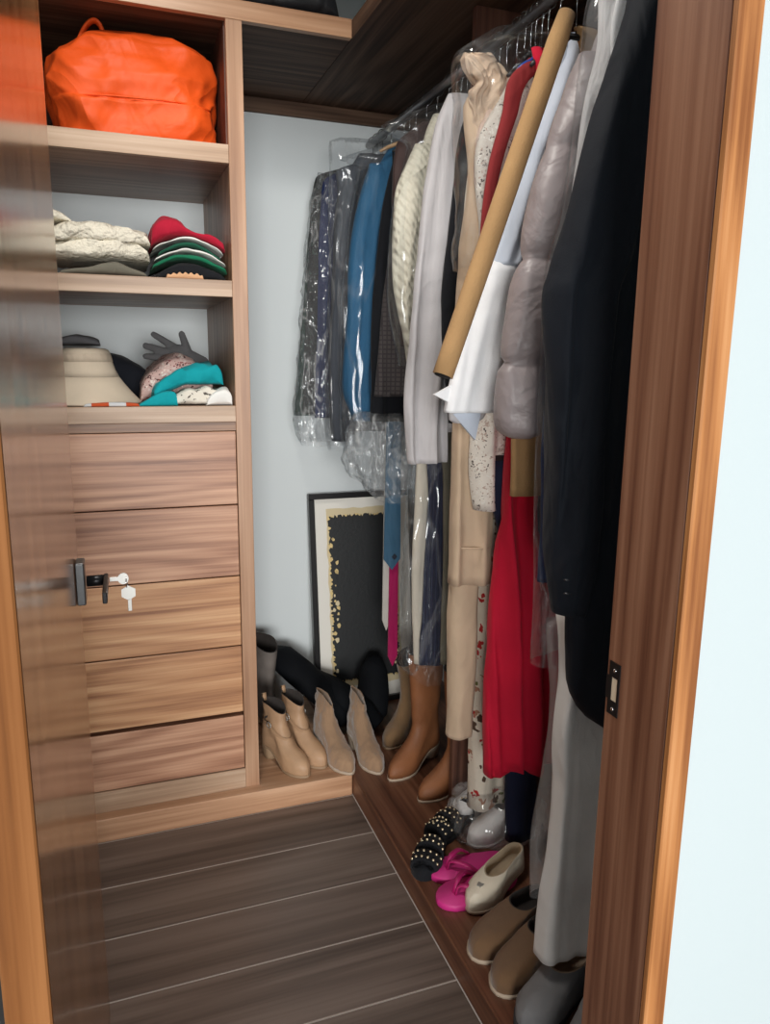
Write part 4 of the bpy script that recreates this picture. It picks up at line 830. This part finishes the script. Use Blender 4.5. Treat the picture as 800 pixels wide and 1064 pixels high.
def shoe(name, label, cat, toe, direc, L_, W_, levels, m_up, m_sole, heel=0.0, pt=0.0, sole=0.008, m_in=None, z=PT, group=None, roll=0.0, block=True, welt=0.002, wrinkle=0.0022):
    """toe: (x, y) of the toe tip on the platform; direc: heading of the toe; levels: (z, x0, x1, halfwidth, shaft) in shoe lengths except z"""
    a = math.radians(direc)
    t = thing(name, label, cat, (toe[0] - math.cos(a) * L_, toe[1] - math.sin(a) * L_, z), a, group)
    if roll: t.rotation_euler = (roll, 0, a)
    LV = resample([(q[0], q[1], q[2], q[3], q[4]) for q in levels], 30)
    R = [ring_plan(q[1] * L_, q[2] * L_, q[3] * W_, q[0] + sole, pt, q[4], L_, heel) for q in LV]
    for i_, rg_ in enumerate(R):
        k_ = min(1.0, max(0.0, (LV[i_][0] - 0.008) / 0.03)) * (1.0 if i_ < 28 else 0.4)
        for j_, (vx, vy, vz) in enumerate(rg_):
            v_ = Vector((vx * 26 + toe[0] * 50, vy * 26, vz * 40)); d_ = noise.noise_vector(v_) + 0.5 * noise.noise_vector(v_ * 2.2)
            rg_[j_] = (vx + d_.x * wrinkle * k_, vy + d_.y * wrinkle * k_, vz + d_.z * wrinkle * 0.6 * k_)
    tp = LV[-1]
    def inner(q, sc_):
        xa, xb, wd = max(tp[1], q[1]), min(tp[2], q[2]), min(tp[3], q[3])
        mid = (xa + xb) / 2; hl = (xb - xa) / 2 * sc_
        return ring_plan((mid - hl) * L_, (mid + hl) * L_, wd * W_ * sc_, q[0] + sole, pt, max(q[4], tp[4]), L_, heel)
    tz = LV[-1][0]; lo_rows = [q for q in LV[::-1] if q[0] > (tz * 0.5 if tz > 0.1 else 0.016)]
    R2 = [R[-1]] + [inner(q, 0.93) for q in lo_rows]
    rings_mesh('upper', np.array(R), m_up, t, (True, False))
    rings_mesh('lining', np.array(R2), m_in or m_up, t, (False, True))
    R = [ring_plan(-welt, L_ + welt, W_ * 1.03, 0.0, pt, 0, L_, heel), ring_plan(-welt, L_ + welt, W_ * 1.04, sole * 0.5, pt, 0, L_, heel), ring_plan(-welt, L_ + welt, W_ * 1.03, sole, pt, 0, L_, heel)]
    rings_mesh('sole', np.array(R), m_sole, t)
    if heel > 0.012 and block:
        R = []
        for q in np.linspace(0, 1, 5):
            R.append([(x * (0.84 + 0.16 * q) + 0.006 * (1 - q), y * (0.80 + 0.2 * q), (heel + 0.002) * q) for x, y, _ in ring_plan(0.0, 0.27 * L_, W_ * 0.74, 0, 0, 0.6, L_, 0)])
        rings_mesh('heel', np.array(R), m_sole, t)
    return t
def leather(name, col, rough=0.5, var=0.15, bump=0.35, bs=160, spec=0.35): return plain(name, col, rough, 0, bump, bs, spec, var)
ankle = [(0.0, 0.0, 1.0, 1.0, 0), (0.018, -0.005, 0.995, 1.03, 0), (0.036, 0.0, 0.965, 1.0, 0.05), (0.050, 0.005, 0.88, 0.93, 0.15), (0.062, 0.01, 0.76, 0.86, 0.35), (0.078, 0.02, 0.64, 0.78, 0.6), (0.095, 0.03, 0.57, 0.73, 0.8), (0.115, 0.03, 0.49, 0.70, 0.95), (0.14, 0.02, 0.47, 0.72, 1), (0.158, 0.01, 0.47, 0.74, 1)]
slouch = ankle[:6] + [(0.095, 0.03, 0.55, 0.66, 0.8), (0.115, 0.03, 0.49, 0.55, 0.95), (0.14, 0.01, 0.47, 0.42, 1), (0.162, 0.0, 0.46, 0.26, 1)]
def tall(h): return ankle[:7] + [(0.12, 0.03, 0.51, 0.74, 1), (0.18, 0.0, 0.52, 0.84, 1), (0.18 + (h - 0.18) * 0.5, -0.04, 0.56, 0.98, 1), (h, -0.05, 0.60, 1.06, 1)]
low = [(0.0, 0.0, 1.0, 1.0, 0), (0.012, -0.003, 0.995, 1.02, 0), (0.026, 0.0, 0.975, 0.98, 0.05), (0.036, 0.005, 0.90, 0.90, 0.1), (0.043, 0.008, 0.80, 0.82, 0.2), (0.048, 0.01, 0.70, 0.74, 0.3), (0.050, 0.012, 0.66, 0.70, 0.35)]

tanl = leather('tan_distressed_leather', (0.42, 0.262, 0.155), 0.5, 0.22); suede = fabric('taupe_suede', (0.27, 0.172, 0.105), 0.95, sheen=0.4, wr=0.4, wscale=20, var=0.22); sole_t = plain('stacked_leather_sole', (0.30, 0.20, 0.12), 0.6); sole_p = plain('pale_rubber_sole', (0.45, 0.36, 0.27), 0.7)
dark_in = fabric('dark_shoe_lining', (0.045, 0.038, 0.035))
def buckle_strap(t, L_, z, x0, x1, w_, heel):
    s_ = rings_mesh('strap', np.array([ring_plan(x0 * L_, x1 * L_, w_, z + dz, 0, 1, L_, heel) for dz in (-0.007, -0.006, 0.006, 0.007)]), tanl, t, (False, False))
    for sg in (-1, 1):
        b_ = tube('buckle', [((x0 + x1) / 2 * L_ + 0.011 * math.cos(a), sg * (w_ + 0.002), z + heel + 0.010 * math.sin(a)) for a in np.linspace(0, 2 * PI, 13)], 0.0018, silver, t, 6)
b1 = shoe('ankle_boot', 'tan leather ankle boot with buckle strap next to the cabinet', 'boot', (0.553, 2.225), -64, 0.235, 0.040, ankle, tanl, sole_t, 0.045, 0.35, m_in=dark_in, group='tan buckled ankle boots')
b2 = shoe('ankle_boot', 'tan leather ankle boot with buckle strap, second from the cabinet', 'boot', (0.622, 2.262), -66, 0.235, 0.040, ankle, tanl, sole_t, 0.045, 0.35, m_in=dark_in, group='tan buckled ankle boots')
for t in (b1, b2):
    buckle_strap(t, 0.235, 0.098, 0.015, 0.60, 0.0335, 0.045)
    tube('pull_tab', [(0.002, 0, 0.195), (-0.006, 0, 0.222), (0.004, 0, 0.226), (0.008, 0, 0.20)], 0.008, tanl, t, 8, flat=0.3)
shoe('ankle_boot', 'taupe suede pointed ankle boot left of its pair', 'boot', (0.697, 2.195), -76, 0.245, 0.041, slouch, suede, sole_p, 0.050, 0.55, m_in=suede, wrinkle=0.005, group='taupe suede ankle boots')
shoe('ankle_boot', 'taupe suede pointed ankle boot beside the tall caramel boots', 'boot', (0.786, 2.165), -84, 0.245, 0.041, slouch, suede, sole_p, 0.050, 0.55, m_in=suede, wrinkle=0.005, group='taupe suede ankle boots')
olive_s = fabric('camel_suede', (0.20, 0.120, 0.060), 0.95, sheen=0.3); carl = leather('caramel_leather', (0.25, 0.098, 0.040), 0.55, 0.12)
for q, (tx, ty, dr, lb) in enumerate(((0.862, 2.315, -140, 'camel suede mid-height boot behind the caramel boots'), (0.955, 2.44, -145, 'camel suede mid-height boot closest to the framed picture'))):
    shoe('suede_boot', lb, 'boot', (tx, ty), dr, 0.25, 0.042, tall(0.27), olive_s, sole_t, 0.03, 0.3, m_in=dark_in, group='camel suede boots')
shoe('tall_boot', 'tall caramel leather boot with pointed toe behind the trench coat', 'boot', (0.802, 2.118), -150, 0.26, 0.042, tall(0.40), carl, sole_p, 0.04, 0.6, m_in=dark_in, group='tall caramel boots')
shoe('tall_boot', 'tall caramel leather boot half hidden by the divider panel', 'boot', (0.848, 1.975), -160, 0.26, 0.042, tall(0.40), carl, sole_p, 0.04, 0.6, m_in=dark_in, group='tall caramel boots')
blk_l = leather('black_soft_leather', (0.005, 0.006, 0.008), 0.75, spec=0.12); gry_l = leather('stone_grey_suede', (0.150, 0.130, 0.118), 0.9, 0.25)
shoe('grey_boot', 'slouchy stone grey boot behind the tan ankle boots', 'boot', (0.545, 2.49), -72, 0.24, 0.042, tall(0.30), gry_l, sole_t, 0.03, 0.2, m_in=dark_in)
# tall black boots lying toppled over the pairs in front
def lying_boot(name, label, pts, rads, m):
    t = thing(name, label, 'boot', (pts[0][0], pts[0][1], PT), 0, 'toppled black boots')
    o = tube('shaft', [Vector(p) - Vector((pts[0][0], pts[0][1], PT)) for p in pts], rads, m, t, 20, flat=0.72); return t, o
t, o = lying_boot('black_boot', 'floppy black boot shaft leaning on the wall beside the grey boot', [(0.545, 2.745, 0.325), (0.57, 2.70, 0.315), (0.625, 2.64, 0.27), (0.69, 2.57, 0.215), (0.745, 2.51, 0.16), (0.765, 2.47, 0.12)], [0.035, 0.062, 0.068, 0.064, 0.054, 0.034], blk_l)
t, o = lying_boot('black_boot', 'second floppy black boot lying below the framed picture', [(0.69, 2.67, 0.235), (0.72, 2.61, 0.215), (0.775, 2.53, 0.19), (0.83, 2.46, 0.155), (0.87, 2.42, 0.12)], [0.035, 0.058, 0.062, 0.055, 0.032], blk_l)
t, o = lying_boot('black_boot', 'third black boot slumped against the picture frame beside the camel boots', [(0.93, 2.64, 0.29), (0.915, 2.61, 0.25), (0.895, 2.555, 0.18), (0.875, 2.50, 0.125), (0.865, 2.47, 0.11)], [0.030, 0.055, 0.062, 0.055, 0.030], blk_l)

# studded black sandals
sb_m = fabric('black_sandal_suede', (0.010, 0.011, 0.014)); pearl = plain('gold_pearl_stud', (0.80, 0.68, 0.46), 0.25, 0.7)
stud_me = None
def sandal(name, label, toe, direc, L_, W_):
    global stud_me
    a = math.radians(direc); t = thing(name, label, 'sandal', (toe[0] - math.cos(a) * L_, toe[1] - math.sin(a) * L_, PT), a, 'studded black sandals')
    rings_mesh('sole', np.array([ring_plan(0, L_, W_, z_, 0, 0, L_) for z_ in (0, 0.004, 0.018, 0.020)]), sb_m, t)
    for (xc, hw, ht) in ((0.80, 0.10, 0.050), (0.56, 0.09, 0.062), (0.12, 0.08, 0.055)):
        R = []
        for q in np.linspace(-1, 1, 7):
            x = (xc + q * hw) * L_; wd = W_ * outline(min(0.97, max(0.05, xc + q * hw))) * 1.06; r = []
            for j in range(15):
                b = PI * j / 14; r.append((x, wd * math.cos(b), 0.012 + (ht - 0.012) * math.sin(b) ** 0.7))
            for j in range(15):
                b = PI * (14 - j) / 14; r.append((x, (wd - 0.004) * math.cos(b), 0.012 + (ht - 0.018) * math.sin(b) ** 0.7))
            R.append(r)
        st_ = rings_mesh('strap', np.array(R), sb_m, t)
        for sx in (-0.6, 0.5):
            for b in np.linspace(0.16 * PI, 0.84 * PI, 6):
                x = (xc + sx * hw) * L_; wd = W_ * outline(min(0.97, max(0.05, xc + sx * hw))) * 1.06
                if stud_me is None:
                    bm = bmesh.new(); bmesh.ops.create_icosphere(bm, subdivisions=1, radius=0.0042); stud_me = bpy.data.meshes.new('stud'); bm.to_mesh(stud_me); bm.free(); smooth(stud_me); stud_me.materials.append(pearl)
                o = bpy.data.objects.new('stud', stud_me); COL.objects.link(o); o.parent = st_
                o.location = (x, wd * math.cos(b), 0.012 + (ht - 0.012) * math.sin(b) ** 0.7 + 0.001)
    return t
sandal('studded_sandal', 'black sandal with pearl studs at the platform edge', (0.712, 1.632), -128, 0.235, 0.042)
sandal('studded_sandal', 'black sandal with pearl studs set farther from the platform edge', (0.790, 1.765), -150, 0.235, 0.042)
# pink flip flops
pk = plain('hot_pink_rubber', (0.62, 0.030, 0.235), 0.5, bump=0.2, bscale=300); pk2 = plain('magenta_rubber', (0.42, 0.012, 0.13), 0.45)
def flipflop(label, toe, direc, L_, W_):
    a = math.radians(direc); t = thing('flip_flop', label, 'flip flop', (toe[0] - math.cos(a) * L_, toe[1] - math.sin(a) * L_, PT), a, 'pink flip flops')
    rings_mesh('sole', np.array([ring_plan(0.002, L_ - 0.002, W_ * 0.97, 0, 0, 0.35, L_), ring_plan(0, L_, W_, 0.004, 0, 0.35, L_), ring_plan(0, L_, W_, 0.017, 0, 0.35, L_), ring_plan(0.002, L_ - 0.002, W_ * 0.97, 0.019, 0, 0.35, L_)]), pk, t)
    for sg in (-1, 1):
        pts = [(L_ * 0.80, 0.004 * sg, 0.014), (L_ * 0.79, 0.004 * sg, 0.034), (L_ * 0.70, sg * W_ * 0.34, 0.046), (L_ * 0.58, sg * W_ * 0.72, 0.040), (L_ * 0.46, sg * W_ * 0.90, 0.018)]
        rr_ = resample([p + (0,) for p in pts], 14)[:, :3]
        tube('strap', [tuple(p) for p in rr_], [0.0055] * 3 + [0.008] * 11, pk2, t, 10, flat=0.45)
    return t
flipflop('hot pink flip flop lying in front at the platform edge', (0.716, 1.532), -172, 0.245, 0.051)
flipflop('hot pink flip flop lying behind its pair beside the studded sandals', (0.738, 1.640), 176, 0.245, 0.051)
# white sneakers wrapped in film
wl = leather('white_shoe_leather', (0.72, 0.71, 0.70), 0.5, 0.05)
shoe('white_shoe', 'white shoe wrapped in clear film beside the divider panel', 'shoe', (0.915, 1.862), -165, 0.25, 0.043, low[:4] + [(0.05, 0.0, 0.78, 0.84, 0.2), (0.062, 0.0, 0.68, 0.76, 0.3), (0.07, 0.0, 0.6, 0.72, 0.4)], wl, wl, group='white shoes wrapped in film')
shoe('white_shoe', 'white shoe wrapped in clear film behind the cream ballet flat', 'shoe', (0.905, 1.725), -160, 0.25, 0.043, low[:4] + [(0.05, 0.0, 0.78, 0.84, 0.2), (0.062, 0.0, 0.68, 0.76, 0.3), (0.07, 0.0, 0.6, 0.72, 0.4)], wl, wl, group='white shoes wrapped in film')
fs = thing('shoe_wrap', 'crumpled clear film wrapped round the white shoes', 'wrap', (1.01, 1.775, PT))
def blob(name, c, s, m, parent, crum, cs, n=22, k=34):
    R = []
    for i in range(n):
        p_ = -PI / 2 * 0.98 + PI * 0.98 * i / (n - 1) * 1.0; r = []
        for j in range(k):
            a = 2 * PI * j / k; v = Vector((math.cos(p_) * math.cos(a) * s[0], math.cos(p_) * math.sin(a) * s[1], math.sin(p_) * s[2]))
            d = noise.noise_vector(v * cs); v += d * crum; r.append((c[0] + v.x, c[1] + v.y, max(0.002, c[2] + v.z)))
        R.append(r)
    return rings_mesh(name, np.array(R), m, parent)
blob('film', (0, 0, 0.055), (0.145, 0.135, 0.085), film_a, fs, 0.022, 26)
# cream ballet flats: one flat, one propped up behind it
crm = leather('cream_patent_leather', (0.70, 0.64, 0.52), 0.35, 0.06, 0.2)
t = shoe('ballet_flat', 'cream pointed ballet flat lying over the pink flip flop', 'shoe', (0.778, 1.478), 208, 0.235, 0.043, low, crm, sole_p, 0.006, 0.4, m_in=fabric('beige_insole', (0.5, 0.4, 0.28)), block=False)
t.location.z = PT + 0.022; t.rotation_euler = (0.0, math.radians(4), math.radians(208))
rb = poly_prism('toe_ornament', [(0.014 * math.cos(a) * (1 if i % 2 else 0.7), 0.008 * math.sin(a)) for i, a in enumerate(np.linspace(0, 2 * PI, 12, endpoint=False))], lambda u, v, d: (0.182 + u, v, 0.049 + d), 0.004, silver, t)
# brown suede slippers
bs_m = fabric('brown_suede', (0.145, 0.082, 0.042), 0.95, sheen=0.35, wr=0.2)
slip = [(0.0, 0.0, 1.0, 1.0, 0.25), (0.012, -0.003, 0.998, 1.03, 0.25), (0.028, 0.0, 0.975, 1.0, 0.28), (0.040, 0.005, 0.90, 0.92, 0.3), (0.048, 0.008, 0.78, 0.84, 0.35), (0.056, 0.01, 0.60, 0.76, 0.4), (0.060, 0.012, 0.46, 0.72, 0.5)]
shoe('slipper', 'brown suede slipper behind its pair under the cream flat', 'slipper', (0.722, 1.345), 200, 0.26, 0.049, slip, bs_m, sole_p, 0, 0, m_in=dark_in, group='brown suede slippers', welt=0.003)
shoe('slipper', 'brown suede slipper nearest the grey sandals', 'slipper', (0.728, 1.238), 206, 0.26, 0.049, slip, bs_m, sole_p, 0, 0, m_in=dark_in, group='brown suede slippers', welt=0.003)
# grey strappy sandals under the white trousers
gs_m = fabric('slate_grey_nubuck', (0.175, 0.175, 0.18), 0.85, wr=0.2); gs_s = plain('dark_sandal_sole', (0.035, 0.035, 0.04), 0.7); ins = fabric('tan_footbed', (0.40, 0.30, 0.22))
snk = [(0.0, 0.0, 1.0, 1.0, 0.15), (0.014, -0.006, 1.0, 1.05, 0.15), (0.030, -0.004, 0.985, 1.02, 0.2), (0.044, 0.0, 0.92, 0.94, 0.25), (0.054, 0.0, 0.82, 0.88, 0.3), (0.062, 0.0, 0.72, 0.84, 0.4), (0.072, 0.0, 0.64, 0.80, 0.55), (0.080, 0.0, 0.60, 0.78, 0.6)]
def sneaker(label, toe, direc, L_=0.25, W_=0.046):
    t = shoe('grey_shoe', label, 'shoe', toe, direc, L_, W_, snk, gs_m, gs_s, 0, 0, sole=0.016, m_in=ins, group='slate grey slip-on shoes', welt=0.004, wrinkle=0.003)
    return t
sneaker('slate grey slip-on shoe with tan insole at the near corner of the platform', (0.728, 1.135), 200)
sneaker('slate grey slip-on shoe with tan insole beside the doorway', (0.782, 1.010), 214)
